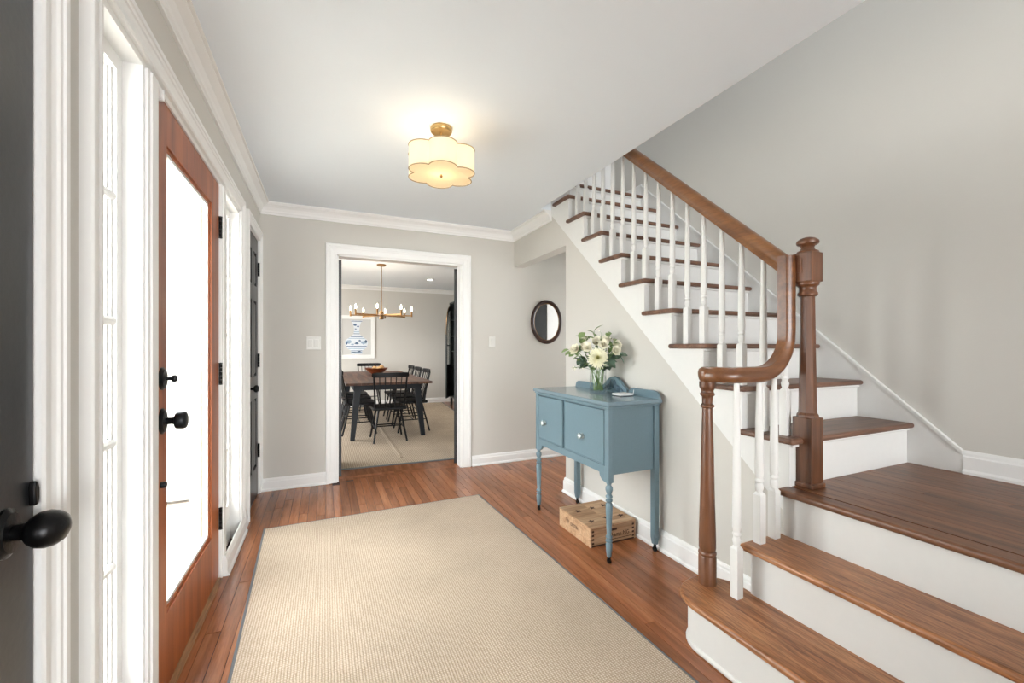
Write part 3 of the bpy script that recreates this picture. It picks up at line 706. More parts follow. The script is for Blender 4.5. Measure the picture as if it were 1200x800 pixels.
# upstairs: white panelled door beyond the top step, and the gallery railing along the well
ud = thing('door_6', (2.33, 3.659, UF), 0, 'white upstairs door beyond the top of the stairs', 'door', None, 'structure')
MB().box(-0.33, 0.33, -0.03, 0.0, 0, 2.03).build('leaf', M['trim'], ud)
MB().box(-0.41, -0.33, -0.04, 0.0, 0, 2.1).box(0.33, 0.41, -0.04, 0, 0, 2.1).box(-0.33, 0.33, -0.04, 0, 2.03, 2.1).build('casing', M['trim'], ud)

# ------------------------------------------------------------------ entry rug
rg = thing('area_rug', (0.43, 1.6, 0), 0, 'large beige woven rug with grey binding in the entry hall', 'rug')
c4 = [(-0.376, 3.245), (1.158, 3.285), (1.275, 0.10), (-0.262, 0.06)]
def shrink(c, d):
    cx = sum(p[0] for p in c)/4; cy = sum(p[1] for p in c)/4
    return [(p[0]-math.copysign(d, p[0]-cx), p[1]-math.copysign(d, p[1]-cy)) for p in c]
b_ = MB().prism([(x-0.43, y-1.6) for x, y in c4], 'z', 0.001, 0.008).build('binding', M['binding'], rg, bevel=0.003)
MB().prism([(x-0.43, y-1.6) for x, y in shrink(c4, 0.012)], 'z', 0.001, 0.0095).build('woven_field', M['rug'], rg, bevel=0.002)

# ------------------------------------------------------------------ blue console
CX0, CX1, CY0, CY1 = 1.447, 1.815, 1.935, 2.825
co = thing('console_cabinet', ((CX0+CX1)/2, (CY0+CY1)/2, 0), 0, 'antique blue painted console cabinet with turned legs under the stairs', 'console')
def pc_(mb, nm, mt, par=None, **k):
    o = mb.build(nm, M[mt], None, **k); o.parent = par or co
    if par is None: o.matrix_parent_inverse = Matrix.Translation(-co.location)
    return o
ZB, ZT = 0.485, 0.888
body = MB()
body.box(CX0+0.006, CX1-0.006, CY0+0.018, CY0+0.030, ZB+0.01, ZT); body.box(CX0+0.006, CX1-0.006, CY1-0.030, CY1-0.018, ZB+0.01, ZT)
body.box(CX0+0.022, CX1-0.006, CY0+0.03, CY1-0.03, ZB+0.05, ZT); body.box(CX1-0.02, CX1-0.006, CY0+0.03, CY1-0.03, ZB, ZT)
pc_(body, 'carcass', 'blue')
# front frame: top rail, mullion, shaped apron
pc_(MB().box(CX0+0.004, CX0+0.022, CY0+0.036, CY1-0.036, 0.866, ZT), 'top_rail', 'blue')
pc_(MB().box(CX0+0.012, CX0+0.022, 2.4115, 2.4325, 0.54, 0.866), 'mullion', 'blue')
ap = [(CY0+0.036, 0.545), (CY0+0.036, 0.455)]
for i in range(7):
    a = PI/2*i/6; ap.append((CY0+0.036+0.055*math.sin(a), 0.455+0.045*(1-math.cos(a))))
ap += [(CY1-0.036-0.055*math.sin(PI/2*i/6), 0.455+0.045*(1-math.cos(PI/2*i/6))) for i in range(6, -1, -1)]
ap += [(CY1-0.036, 0.545)]
pc_(MB().prism(ap, 'x', CX0+0.004, CX0+0.020), 'apron', 'blue')
for yc_ in (CY0, CY1-0.036):           # corner stiles above the front legs
    pc_(MB().box(CX0, CX0+0.036, yc_, yc_+0.036, 0.455, ZT), 'corner_stile', 'blue', bevel=0.003)
for ya, yb, ky in ((CY0+0.039, 2.410, 2.195), (2.434, CY1-0.039, 2.675)):
    d = pc_(MB().box(CX0+0.001, CX0+0.016, ya, yb, 0.548, 0.862), 'door', 'blue', bevel=0.003)
    pc_(MB().box(CX0-0.002, CX0+0.001, ya+0.002, yb-0.002, 0.550, 0.556).box(CX0-0.002, CX0+0.001, ya+0.002, ya+0.007, 0.556, 0.860).box(CX0-0.002, CX0+0.001, yb-0.007, yb-0.002, 0.556, 0.860).box(CX0-0.002, CX0+0.001, ya+0.002, yb-0.002, 0.855, 0.860), 'door_bead', 'blue', d)
    kb = pc_(MB().lathe([(0.017, 0), (0.017, -0.003), (0.008, -0.006), (0.008, -0.012), (0.019, -0.018), (0.021, -0.024), (0.018, -0.030), (0.010, -0.034), (0.002, -0.034)], (CX0+0.001, ky, 0.675), 8, M=RX), 'knob', 'crystal', d)
pc_(MB().box(CX0-0.014, CX1+0.012, CY0-0.018, CY1+0.018, ZT, 0.912), 'top', 'bluetop', bevel=0.008, seg=3)
pc_(MB().box(CX0-0.006, CX1+0.004, CY0-0.009, CY1+0.009, ZT-0.012, ZT), 'top_moulding', 'blue', bevel=0.005)
# gallery back: low side runs and a carved crest
def arc_run(ya, yb, z0, zt_, r):
    p = [(ya, z0)]
    p += [(ya+r*(1-math.cos(PI/2*i/5)), zt_-r+r*math.sin(PI/2*i/5)) for i in range(6)]
    p += [(yb-r+r*math.sin(PI/2*i/5), zt_-r+r*math.cos(PI/2*i/5)) for i in range(6)]
    return p + [(yb, z0)]
gl = pc_(MB().prism(arc_run(CY0-0.010, 2.205, 0.905, 0.958, 0.045), 'x', CX1-0.012, CX1+0.006), 'gallery_rail', 'blue', bevel=0.003)
pc_(MB().prism(arc_run(2.50, CY1+0.010, 0.905, 0.958, 0.045), 'x', CX1-0.012, CX1+0.006), 'gallery_rail', 'blue', bevel=0.003)
cr = [(2.215, 0.905), (2.212, 0.935), (2.222, 0.950), (2.240, 0.958), (2.255, 0.968), (2.285, 0.995), (2.318, 1.014), (2.352, 1.021), (2.386, 1.014), (2.420, 0.995), (2.450, 0.968), (2.465, 0.958), (2.483, 0.950), (2.493, 0.935), (2.490, 0.905)]
crest = pc_(MB().prism(cr, 'x', CX1-0.016, CX1+0.008), 'crest', 'blue', bevel=0.003)
cv = MB(); rr = random.Random(3)
for i in range(9):
    a = math.radians(10+160*i/8); L = 0.075 if i % 2 else 0.055
    c = (CX1-0.017, 2.352+0.62*L*math.cos(a)*1.3, 0.925+0.72*L*math.sin(a))
    cv.ball(c, 1, 8, 6, sx=0.010, sy=0.012, sz=0.026, M=Matrix.Rotation(-(a-PI/2), 4, 'X'))
for s_ in (-1, 1):
    for i in range(4): cv.ball((CX1-0.017, 2.352+s_*(0.075+0.012*i), 0.948-0.008*i), 1, 8, 6, sx=0.005, sy=0.008, sz=0.008)
pc_(cv, 'carved_leaves', 'blue_dark', crest, smooth=True)
# legs
for yc_ in (CY0+0.018, CY1-0.018):
    lg = pc_(MB().lathe([(0.010, 0.036), (0.013, 0.040), (0.017, 0.075), (0.019, 0.110), (0.011, 0.118), (0.019, 0.124), (0.019, 0.133), (0.010, 0.139), (0.019, 0.146), (0.019, 0.153), (0.0125, 0.162), (0.0155, 0.20), (0.019, 0.30), (0.020, 0.335), (0.011, 0.345), (0.0195, 0.352), (0.0195, 0.360), (0.0105, 0.366), (0.0195, 0.373), (0.0195, 0.381), (0.0115, 0.389), (0.016, 0.40), (0.021, 0.415), (0.020, 0.43), (0.011, 0.441), (0.0175, 0.457)], (CX0+0.018, yc_, 0), 16), 'turned_leg', 'blue', smooth=True, angle=50)
    pc_(MB().lathe([(0.0145, -0.006), (0.0145, 0.006)], (CX0+0.018, yc_, 0.0146), 14, M=RX).box(CX0+0.010, CX0+0.026, yc_-0.004, yc_+0.004, 0.014, 0.037), 'caster', 'iron', lg, smooth=True)
for yc_ in (CY0+0.004, CY1-0.040):
    lg = pc_(MB().box(CX1-0.032, CX1+0.004, yc_, yc_+0.036, 0.085, ZT).add([(CX1-0.026, yc_+0.004, 0.045), (CX1-0.002, yc_+0.004, 0.045), (CX1-0.002, yc_+0.032, 0.045), (CX1-0.026, yc_+0.032, 0.045), (CX1-0.032, yc_, 0.085), (CX1+0.004, yc_, 0.085), (CX1+0.004, yc_+0.036, 0.085), (CX1-0.032, yc_+0.036, 0.085)], [(3,2,1,0), (0,1,5,4), (1,2,6,5), (2,3,7,6), (3,0,4,7)]), 'square_leg', 'blue', bevel=0.002)
    pc_(MB().lathe([(0.0145, -0.006), (0.0145, 0.006)], (CX1-0.014, yc_+0.018, 0.0146), 14, M=RX).box(CX1-0.022, CX1-0.006, yc_+0.014, yc_+0.022, 0.014, 0.046), 'caster', 'iron', lg, smooth=True)

# ------------------------------------------------------------------ wooden crate
kx0, kx1, ky0, ky1, kz = 1.470, 1.815, 2.145, 2.512, 0.122
ct = thing('wooden_crate', ((kx0+kx1)/2, (ky0+ky1)/2, 0), 0, 'pale wooden crate with stencilled stars under the blue console', 'crate')
def pk(mb, nm, mt, par=None, **k):
    o = mb.build(nm, M[mt], None, **k); o.parent = par or ct
    if par is None: o.matrix_parent_inverse = Matrix.Translation(-ct.location)
    return o
lid_z = kz-0.010
pk(MB().box(kx0+0.012, kx1-0.012, ky0+0.0005, ky0+0.012, 0.010, lid_z), 'end_board', 'pine'); pk(MB().box(kx0+0.012, kx1-0.012, ky1-0.012, ky1-0.0005, 0.010, lid_z), 'end_board', 'pine')
pk(MB().box(kx0, kx0+0.012, ky0, ky1, 0.001, lid_z), 'side_board', 'pine', bevel=0.001); pk(MB().box(kx1-0.012, kx1, ky0, ky1, 0.001, lid_z), 'side_board', 'pine', bevel=0.001)
pk(MB().box(kx0+0.012, kx1-0.012, ky0, ky1, 0.001, 0.010), 'bottom_board', 'pine_dark')
for i in range(4):
    for xx in (kx0+0.012, kx1-0.012-0.016):
        pk(MB().box(xx, xx+0.016, ky0-0.0004, ky0+0.006, 0.016+i*0.024, 0.028+i*0.024), 'finger_joint', 'pine_dark')
lid = pk(MB().box(kx0-0.001, (kx0+kx1)/2-0.0007, ky0-0.001, ky1+0.001, lid_z, kz), 'lid_board', 'pine', bevel=0.001)
pk(MB().box((kx0+kx1)/2+0.0007, kx1+0.001, ky0-0.001, ky1+0.001, lid_z, kz), 'lid_board', 'pine', bevel=0.001)
def star(cx_, cy_, r):
    p = [(cx_+(r if i % 2 == 0 else r*0.42)*math.cos(PI/2+PI*i/5), cy_+(r if i % 2 == 0 else r*0.42)*math.sin(PI/2+PI*i/5)) for i in range(10)]
    pk(MB().prism(p, 'z', kz, kz+0.0006), 'star', 'ink')
for a, b in ((1.535, 2.225), (1.545, 2.40), (1.655, 2.235), (1.665, 2.41), (1.765, 2.23), (1.765, 2.42)): star(a, b, 0.026)
Lm = Matrix.Translation(-ct.location)
def ptext(nm, body, size, pos, face, xs=1.0):
    if face == '-x': Rm = Matrix(((0, 0, -1, 0), (-1, 0, 0, 0), (0, 1, 0, 0), (0, 0, 0, 1)))
    else: Rm = Matrix(((1, 0, 0, 0), (0, 0, -1, 0), (0, 1, 0, 0), (0, 0, 0, 1)))
    return text_mesh(nm, body, size, M['ink'], ct, Lm @ Matrix.Translation(pos) @ Rm, xscale=xs)
ptext('stencil_lettering', 'W', 0.046, (kx0-0.0006, 2.405, 0.066), '-x', 0.8)
ptext('stencil_lettering', 'EINTIN', 0.032, (kx0-0.0006, 2.325, 0.063), '-x', 0.9)
ptext('stencil_lettering', 'Champ NG', 0.036, (1.685, ky0-0.0006, 0.052), '-y', 0.95)
pk(MB().box(1.625, 1.668, ky0-0.0008, ky0+0.002, 0.078, 0.092), 'printed_bar', 'ink')
pk(MB().box(1.60, 1.78, ky0-0.0008, ky0+0.002, 0.024, 0.027), 'printed_line', 'ink')

# ------------------------------------------------------------------ white phone-sized box with cord on the console
dv = thing('charging_pad', (1.722, 2.155, 0.912), 0.05, 'small white charging device with cord on the blue console', 'device')
MB().box(-0.052, 0.052, -0.046, 0.046, 0.003, 0.017).build('body', M['plastic'], dv, bevel=0.007, seg=3)
MB().box(-0.046, 0.046, -0.040, 0.040, 0.0, 0.004).build('base', M['iron'], dv)
MB().tube([(0.050, 0.0, 0.008), (0.068, -0.004, 0.008), (0.078, -0.010, 0.012), (0.079, -0.0125, 0.03), (0.088, -0.0125, 0.047), (0.102, -0.0125, 0.048), (0.106, -0.0125, 0.03), (0.106, -0.0125, -0.2)], 0.0022, 6).build('cord', M['plastic'], dv, smooth=True)

# ------------------------------------------------------------------ vase and flowers
VX, VY, VZ = 1.690, 2.375, 0.9122
vs = thing('glass_vase', (VX, VY, VZ), 0, 'clear cylindrical glass vase full of stems on the blue console', 'vase')
MB().lathe([(0.053, 0.0), (0.056, 0.004), (0.056, 0.155), (0.0555, 0.157), (0.0535, 0.155), (0.0535, 0.012), (0.0001, 0.011)], (0,0,0), 28, cap=False).add([(0.053*math.cos(2*PI*i/28), 0.053*math.sin(2*PI*i/28), 0) for i in range(28)], [tuple(range(28))]).build('glass_cylinder', M['vglass'], vs, smooth=True, angle=40)
MB().lathe([(0.0528, 0.0125), (0.0528, 0.115)], (0,0,0), 28).build('water', M['water'], vs, smooth=True, angle=40)
rf = random.Random(11)
def leaf_geo(mb, base, d, L, W, up=Vector((0,0,1)), bend=0.25, n=4):
    d = Vector(d).normalized(); s_ = d.cross(up)
    if s_.length < 0.05: s_ = Vector((1,0,0))
    s_.normalize(); nn = s_.cross(d); base = Vector(base); V = []; F = []
    for i in range(n+1):
        t = i/n; wv_ = W*math.sin(PI*min(1, 0.06+0.94*t))**0.8*(0.5 if t > 0.99 else 1)
        c = base+d*L*t - nn*bend*L*t*t
        V += [c-s_*wv_/2+nn*0.15*wv_, c - nn*0.0, c+s_*wv_/2+nn*0.15*wv_]
    for i in range(n):
        for j in range(2): F.append((i*3+j, i*3+j+1, i*3+3+j+1, i*3+3+j))
    mb.add(V, F)
FG = 'flowers in the glass vase'
def stem_path(head, k):
    hx, hy, hz = head; a = rf.uniform(0, 2*PI); r0 = rf.uniform(0.005, 0.038)
    b = Vector((r0*math.cos(a), r0*math.sin(a), 0.016)); t = Vector((hx*0.38, hy*0.38, 0.155)); t = t*min(1, 0.045/max(0.001, t.xy.length)) if False else t
    if t.xy.length > 0.043: s_ = 0.043/t.xy.length; t.x *= s_; t.y *= s_
    return [b, b.lerp(t, 0.5), t, t.lerp(Vector(head), 0.55)+Vector((0, 0, 0.012)), Vector(head)]
def flower_thing(name, head, label, cat, group=FG):
    t = thing(name, (VX, VY, VZ), 0, label, cat, group)
    MB().tube(stem_path(head, 0), 0.0032, 6, 0.0026).build('stem', M['stem'], t, smooth=True)
    return t
def mum(head, face, R_, label, name='chrysanthemum'):
    t = flower_thing(name, head, label, 'flower'); f = Vector(face).normalized(); h = Vector(head)
    q = Vector((0,0,1)).rotation_difference(f)
    pet = MB(); cen = MB()
    for ring, (n, rr_, el) in enumerate(((22, 1.0, -12), (22, 0.97, 4), (20, 0.9, 18), (18, 0.78, 34), (14, 0.62, 50))):
        for i in range(n):
            a = 2*PI*(i+0.5*(ring % 2))/n + rf.uniform(-.06, .06); e = math.radians(el+rf.uniform(-5, 5))
            d = q @ Vector((math.cos(a)*math.cos(e), math.sin(a)*math.cos(e), math.sin(e)))
            leaf_geo(pet, h+d*R_*0.12, d, R_*rr_*rf.uniform(0.80, 0.92), R_*0.17, up=f, bend=-0.18)
    for ring, (n, rr_, el) in enumerate(((12, 0.45, 62), (8, 0.36, 76))):
        for i in range(n):
            a = 2*PI*i/n+ring; e = math.radians(el)
            d = q @ Vector((math.cos(a)*math.cos(e), math.sin(a)*math.cos(e), math.sin(e)))
            leaf_geo(cen, h+d*R_*0.1, d, R_*rr_, R_*0.16, up=f, bend=-0.25)
    pet.build('petals', M['petal'], t, smooth=True); cen.build('centre_petals', M['petal_c'], t, smooth=True)
    return t
def rose(head, face, R_, label, name='garden_rose'):
    t = flower_thing(name, head, label, 'flower'); f = Vector(face).normalized(); h = Vector(head); q = Vector((0,0,1)).rotation_difference(f)
    mb = MB()
    for ring, (n, rr_, el, wd) in enumerate(((6, 1.0, 12, 0.95), (6, 0.95, 32, 0.85), (5, 0.85, 52, 0.75), (5, 0.72, 68, 0.6), (4, 0.6, 80, 0.45))):
        for i in range(n):
            a = 2*PI*(i+0.5*(ring % 2))/n+rf.uniform(-.15, .15); e = math.radians(el)
            d = q @ Vector((math.cos(a)*math.cos(e), math.sin(a)*math.cos(e), math.sin(e)))
            leaf_geo(mb, h, d, R_*rr_, R_*wd, up=f, bend=-0.3)
    mb.build('petals', M['rose'], t, smooth=True)
    cal = MB()
    for i in range(5):
        a = 2*PI*i/5; d = q @ Vector((math.cos(a), math.sin(a), -0.5)); leaf_geo(cal, h-f*0.004, d, R_*0.7, R_*0.25, up=f)
    cal.build('sepals', M['leaf'], t, smooth=True)
    return t
def sprig(head, label, mat, n, L, W, name, group='greenery in the glass vase'):
    t = thing(name, (VX, VY, VZ), 0, label, 'greenery', group); P_ = stem_path(head, 0)
    MB().tube(P_, 0.0026, 6, 0.0012).build('stem', M['stem'], t, smooth=True)
    lf = MB()
    for i in range(n):
        u = 0.35+0.65*i/(n-1); a_, b_ = (P_[2], P_[3]) if u < 0.6 else (P_[3], P_[4])
        p = a_.lerp(b_, ((u-0.35)/0.25 if u < 0.6 else (u-0.6)/0.4))
        ax = (b_-a_).normalized(); s_ = ax.cross(Vector((rf.uniform(-1, 1), rf.uniform(-1, 1), rf.uniform(-.3, 1)))).normalized()
        if i % 2: s_ = -s_
        leaf_geo(lf, p, s_+ax*rf.uniform(0.2, 0.9), 1.3*L*rf.uniform(0.7, 1.15), 1.35*W*rf.uniform(0.8, 1.15), up=Vector((rf.uniform(-.5, .5), rf.uniform(-.8, .2), 1)))
    lf.build('leaves', M[mat], t, smooth=True); return t
tc = Vector((-1.0, -1.35, 0.15))     # towards the room
mum((-0.050, -0.070, 0.235), (-0.66, -0.88, 0.20), 0.076, 'large cream chrysanthemum at the front of the bouquet')
rose((-0.125, 0.075, 0.285), (-1, -.3, .5), 0.048, 'cream rose at the left edge of the bouquet')
rose((-0.055, 0.055, 0.305), (-.7, -.8, .5), 0.046, 'white rose left above the chrysanthemum')
rose((0.005, 0.010, 0.335), (-.5, -.8, .8), 0.050, 'white rose at the top centre of the bouquet')
rose((-0.010, -0.075, 0.320), (-.5, -1, .5), 0.044, 'white rose right above the chrysanthemum')
rose((0.060, -0.110, 0.315), (.1, -1, .5), 0.046, 'cream rose at the right edge of the bouquet')
rose((-0.075, 0.010, 0.300), (-.9, -.7, .4), 0.040, 'small white rose just left of the chrysanthemum')
rose((0.035, -0.035, 0.350), (-.2, -.8, .9), 0.042, 'small white rose high on the right of the bouquet')
rose((-0.040, 0.095, 0.345), (-.8, -.3, .9), 0.042, 'cream rose high on the left of the bouquet')
rose((0.030, -0.145, 0.280), (-.1, -1, .3), 0.040, 'small cream rose low on the right of the bouquet')
rose((-0.095, 0.130, 0.265), (-.9, .2, .5), 0.040, 'small cream rose low at the left of the bouquet')
sprig((-0.085, 0.115, 0.385), 'broad-leaved green sprig at the upper left of the bouquet', 'leaf', 11, 0.060, 0.034, 'leafy_sprig')
sprig((-0.010, 0.030, 0.420), 'green sprig at the top of the bouquet', 'leaf', 10, 0.050, 0.024, 'leafy_sprig')
sprig((0.055, -0.055, 0.390), 'yellow-green sprig right of the bouquet top', 'leaf', 10, 0.048, 0.022, 'leafy_sprig')
sprig((0.075, -0.155, 0.260), 'grey-green eucalyptus sprig reaching out to the right', 'leaf2', 11, 0.050, 0.036, 'eucalyptus_sprig')
sprig((-0.110, 0.060, 0.215), 'grey-green eucalyptus sprig low beside the chrysanthemum', 'leaf2', 11, 0.046, 0.034, 'eucalyptus_sprig')
sprig((0.020, -0.095, 0.215), 'grey-green eucalyptus sprig behind the chrysanthemum', 'leaf2', 10, 0.046, 0.034, 'eucalyptus_sprig')
sprig((0.040, -0.125, 0.345), 'green sprig above the right-hand rose', 'leaf', 9, 0.044, 0.020, 'leafy_sprig')
sprig((-0.165, 0.110, 0.290), 'dark green leaf sprig at the left tip of the bouquet', 'leaf', 8, 0.040, 0.024, 'leafy_sprig')
def wispy(head, label):
    t = thing('wispy_filler_sprig', (VX, VY, VZ), 0, label, 'greenery', 'greenery in the glass vase'); P_ = stem_path(head, 0)
    mb = MB().tube(P_, 0.0018, 5, 0.001); bl = MB()
    for i in range(14):
        u = rf.uniform(0.1, 1); p = P_[3].lerp(P_[4], u); d = Vector((rf.uniform(-1, 1), rf.uniform(-1, 1), rf.uniform(-.6, .8))).normalized()
        e_ = p+d*rf.uniform(0.02, 0.045); mb.tube([p, (p+e_)/2+Vector((0, 0, .004)), e_], 0.0008, 4, 0.0005); bl.ball(e_, 0.0042, 6, 4)
    mb.build('stem', M['stem'], t, smooth=True); tag(bl.build('buds', M['rose'], t, smooth=True), kind='stuff')
wispy((-0.150, 0.075, 0.165), 'wispy white filler sprig drooping at the left of the vase')
wispy((0.015, -0.020, 0.400), 'wispy white filler sprig above the roses')

# ------------------------------------------------------------------ oval mirror
mr_ = thing('oval_mirror', (2.243, YB, 1.497), 0, 'oval mirror in a dark wooden frame on the passage wall', 'mirror')
def ell_ring(mb, prof, a, b, n=48):
    V = []; F = []; k = len(prof)
    for i in range(n):
        t = 2*PI*i/n; cx_, cz_ = math.cos(t), math.sin(t)
        nx, nz = cx_/a, cz_/b; l = math.hypot(nx, nz); nx /= l; nz /= l
        for o_, h_ in prof: V.append((a*cx_+nx*o_, -h_, b*cz_+nz*o_))
    for i in range(n):
        for j in range(k):
            F.append((i*k+j, i*k+(j+1) % k, ((i+1) % n)*k+(j+1) % k, ((i+1) % n)*k+j))
    return mb.add(V, F)
ell_ring(MB(), [(0, 0.001), (0, 0.010), (-0.004, 0.018), (-0.016, 0.024), (-0.030, 0.022), (-0.038, 0.014), (-0.040, 0.010), (-0.040, 0.001)], 0.195, 0.243).build('frame', M['walnut'], mr_, smooth=True, angle=40)
ell_ring(MB(), [(0, 0.008), (0, 0.014), (-0.005, 0.014), (-0.005, 0.008)], 0.156, 0.204).build('gilt_bead', M['brass'], mr_, smooth=True)
MB().prism([(0.154*math.cos(2*PI*i/48), 0.202*math.sin(2*PI*i/48)) for i in range(48)], 'y', -0.010, -0.004).build('mirror_glass', M['mirror'], mr_)
# dark door and white casing behind the stairs, seen in the mirror
d5 = thing('door_5', (2.62, SW_END, 0.01), 0, 'dark closet door under the stairs, seen in the oval mirror', 'door', None, 'structure')
MB().box(-0.18, 0.18, 0.002, 0.034, 0, 2.03).build('leaf', M['black'], d5)
MB().box(0.18, 0.36, 0.002, 0.045, 0, 2.10).box(-0.26, -0.18, 0.002, 0.045, 0, 2.10).box(-0.18, 0.18, 0.002, 0.045, 2.03, 2.10).build('casing', M['trim'], d5)

# ------------------------------------------------------------------ wall switches
def switch(x, z, gangs, label):
    wd = 0.072 if gangs == 1 else 0.116
    t = thing('light_switch', (x, YB, z), 0, label, 'light switch')
    MB().box(-wd/2, wd/2, -0.006, -0.0003, -0.058, 0.058).build('plate', M['plate'], t, bevel=0.003)
    for g in range(gangs):
        cx_ = 0 if gangs == 1 else (-0.024+0.048*g)
        r_ = MB().add([(cx_-0.017, -0.006, -0.034), (cx_+0.017, -0.006, -0.034), (cx_+0.017, -0.006, 0.034), (cx_-0.017, -0.006, 0.034), (cx_-0.016, -0.008, -0.033), (cx_+0.016, -0.008, -0.033), (cx_+0.016, -0.0125, 0.033), (cx_-0.016, -0.0125, 0.033)],
                      [(0,1,5,4), (1,2,6,5), (2,3,7,6), (3,0,4,7), (4,5,6,7)]).build('rocker', M['plate'], t)
switch(-0.093, 1.254, 2, 'double white light switch left of the dining doorway')
switch(1.597, 1.274, 1, 'single white light switch right of the dining doorway')

# ------------------------------------------------------------------ ceiling lamp
LX, LY = 0.592, 2.308
lp = thing('ceiling_lamp', (LX, LY, CZ), 0, 'scalloped fabric ceiling lamp on a brass mount, lit', 'ceiling lamp')
MB().lathe([(0.001, 0), (0.058, 0), (0.060, -0.004), (0.060, -0.020), (0.056, -0.026), (0.002, -0.027)], (0,0,0), 32).build('ceiling_plate', M['palebrass'], lp, smooth=True, angle=40)
MB().lathe([(0.007, -0.026), (0.007, -0.17)], (0,0,0), 12).lathe([(0.012, -0.146), (0.016, -0.150), (0.012, -0.158)], (0,0,0), 12).build('stem', M['palebrass'], lp, smooth=True)
def scallop(n=6, R_=0.150, a_=0.062, m=14):
    pts = []
    for k in range(n):
        cx_, cy_ = (R_-a_*0.55)*math.cos(2*PI*k/n+0.35), (R_-a_*0.55)*math.sin(2*PI*k/n+0.35)
        for j in range(m):
            t = 2*PI*k/n+0.35 + (-1+2*j/m)*1.396
            pts.append((cx_+a_*1.22*math.cos(t), cy_+a_*1.22*math.sin(t)))
    return pts
sp = scallop(); n_ = len(sp); zt_, zb_ = -0.138, -0.264
sh = MB().add([(x, y, zt_) for x, y in sp]+[(x, y, zb_) for x, y in sp], [(i, (i+1) % n_, n_+(i+1) % n_, n_+i) for i in range(n_)])
so = sh.build('shade', M['shade'], lp, smooth=True, angle=30)
MB().prism([(x*0.97, y*0.97) for x, y in sp], 'z', zb_+0.004, zb_+0.008).build('diffuser', M['shade'], lp)
for zz in (zt_, zb_):
    p3 = [(x*1.005, y*1.005, zz) for x, y in sp]+[(sp[0][0]*1.005, sp[0][1]*1.005, zz)]
    MB().tube(p3, 0.0028, 5).build('shade_trim', M['shade_trim'], so, smooth=True)
MB().lathe([(0.001, zb_-0.014), (0.006, zb_-0.011), (0.008, zb_-0.004), (0.005, zb_), (0.005, zb_+0.006)], (0,0,0), 12).build('finial', M['brass'], lp, smooth=True)
MB().tube([(-0.145, 0, -0.158), (0, 0, -0.158), (0.145, 0, -0.158)], 0.003, 6).tube([(0, -0.145, -0.158), (0, 0, -0.158), (0, 0.145, -0.158)], 0.003, 6).build('spider', M['brass'], lp)
bl = bpy.data.lights.new('ceiling_lamp_bulb', 'POINT'); bl.energy = 0.85; bl.color = (1.0, 0.88, 0.70); bl.shadow_soft_size = 0.05
bo = bpy.data.objects.new('ceiling_lamp_bulb', bl); C.objects.link(bo); bo.parent = lp; bo.location = (0, 0, -0.20)

# ------------------------------------------------------------------ dining room: rug
dg = thing('dining_rug', (0.9, 6.8, 0), 0, 'large tan jute rug under the dining table', 'rug')
q4 = [(-1.35, 4.58), (1.98, 4.40), (2.36, 9.10), (-1.35, 9.10)]
MB().prism([(x-0.9, y-6.8) for x, y in q4], 'z', 0.001, 0.009).build('binding', M['binding'], dg)
MB().prism([(x-0.9, y-6.8) for x, y in ((-1.33, 4.605), (1.96, 4.425), (2.335, 9.08), (-1.33, 9.08))], 'z', 0.001, 0.0105).build('woven_field', M['rug2'], dg)
MB().prism([(-0.030, 0.0), (-0.012, 0.006), (0.0, 0.008), (0.012, 0.006), (0.030, 0.0)], 'y', -2.1, 0.6).build('crease', M['rug2'], dg, smooth=True).location = (-0.14, 0, 0.0103)

# ------------------------------------------------------------------ dining table
TX0, TX1, TY0, TY1, TZ = 0.235, 1.315, 5.60, 8.35, 0.765
tb = thing('dining_table', ((TX0+TX1)/2, (TY0+TY1)/2, 0.0105), 0, 'long dining table with brown wooden top and black legs', 'table')
hx, hy = (TX1-TX0)/2, (TY1-TY0)/2; Z0 = TZ-0.0105
nb = 6
for i in range(nb):
    xa = -hx+2*hx*i/nb; xb_ = -hx+2*hx*(i+1)/nb
    MB().box(xa+0.0006, xb_-0.0006, -hy, hy, Z0-0.030, Z0).build('top_board', M['tabletop'], tb, bevel=0.002)
ap_ = MB(); ap_.box(-hx+0.12, hx-0.12, -hy+0.20, -hy+0.225, Z0-0.11, Z0-0.03); ap_.box(-hx+0.12, hx-0.12, hy-0.225, hy-0.20, Z0-0.11, Z0-0.03)
ap_.box(-hx+0.10, -hx+0.125, -hy+0.2, hy-0.2, Z0-0.11, Z0-0.03); ap_.box(hx-0.125, hx-0.10, -hy+0.2, hy-0.2, Z0-0.11, Z0-0.03)
ap_.build('apron', M['tleg'], tb)
for sx in (-1, 1):
    for sy in (-1, 1):
        a = (sx*(hx-0.16), sy*(hy-0.26)); b = (sx*(hx-0.085), sy*(hy-0.20)); w1, w0 = 0.045, 0.028
        V = [(b[0]+i*w0, b[1]+j*w0, 0) for i, j in ((-1,-1), (1,-1), (1,1), (-1,1))]+[(a[0]+i*w1, a[1]+j*w1, Z0-0.03) for i, j in ((-1,-1), (1,-1), (1,1), (-1,1))]
        MB().add(V, [(3,2,1,0), (4,5,6,7), (0,1,5,4), (1,2,6,5), (2,3,7,6), (3,0,4,7)]).build('leg', M['tleg'], tb, bevel=0.004)

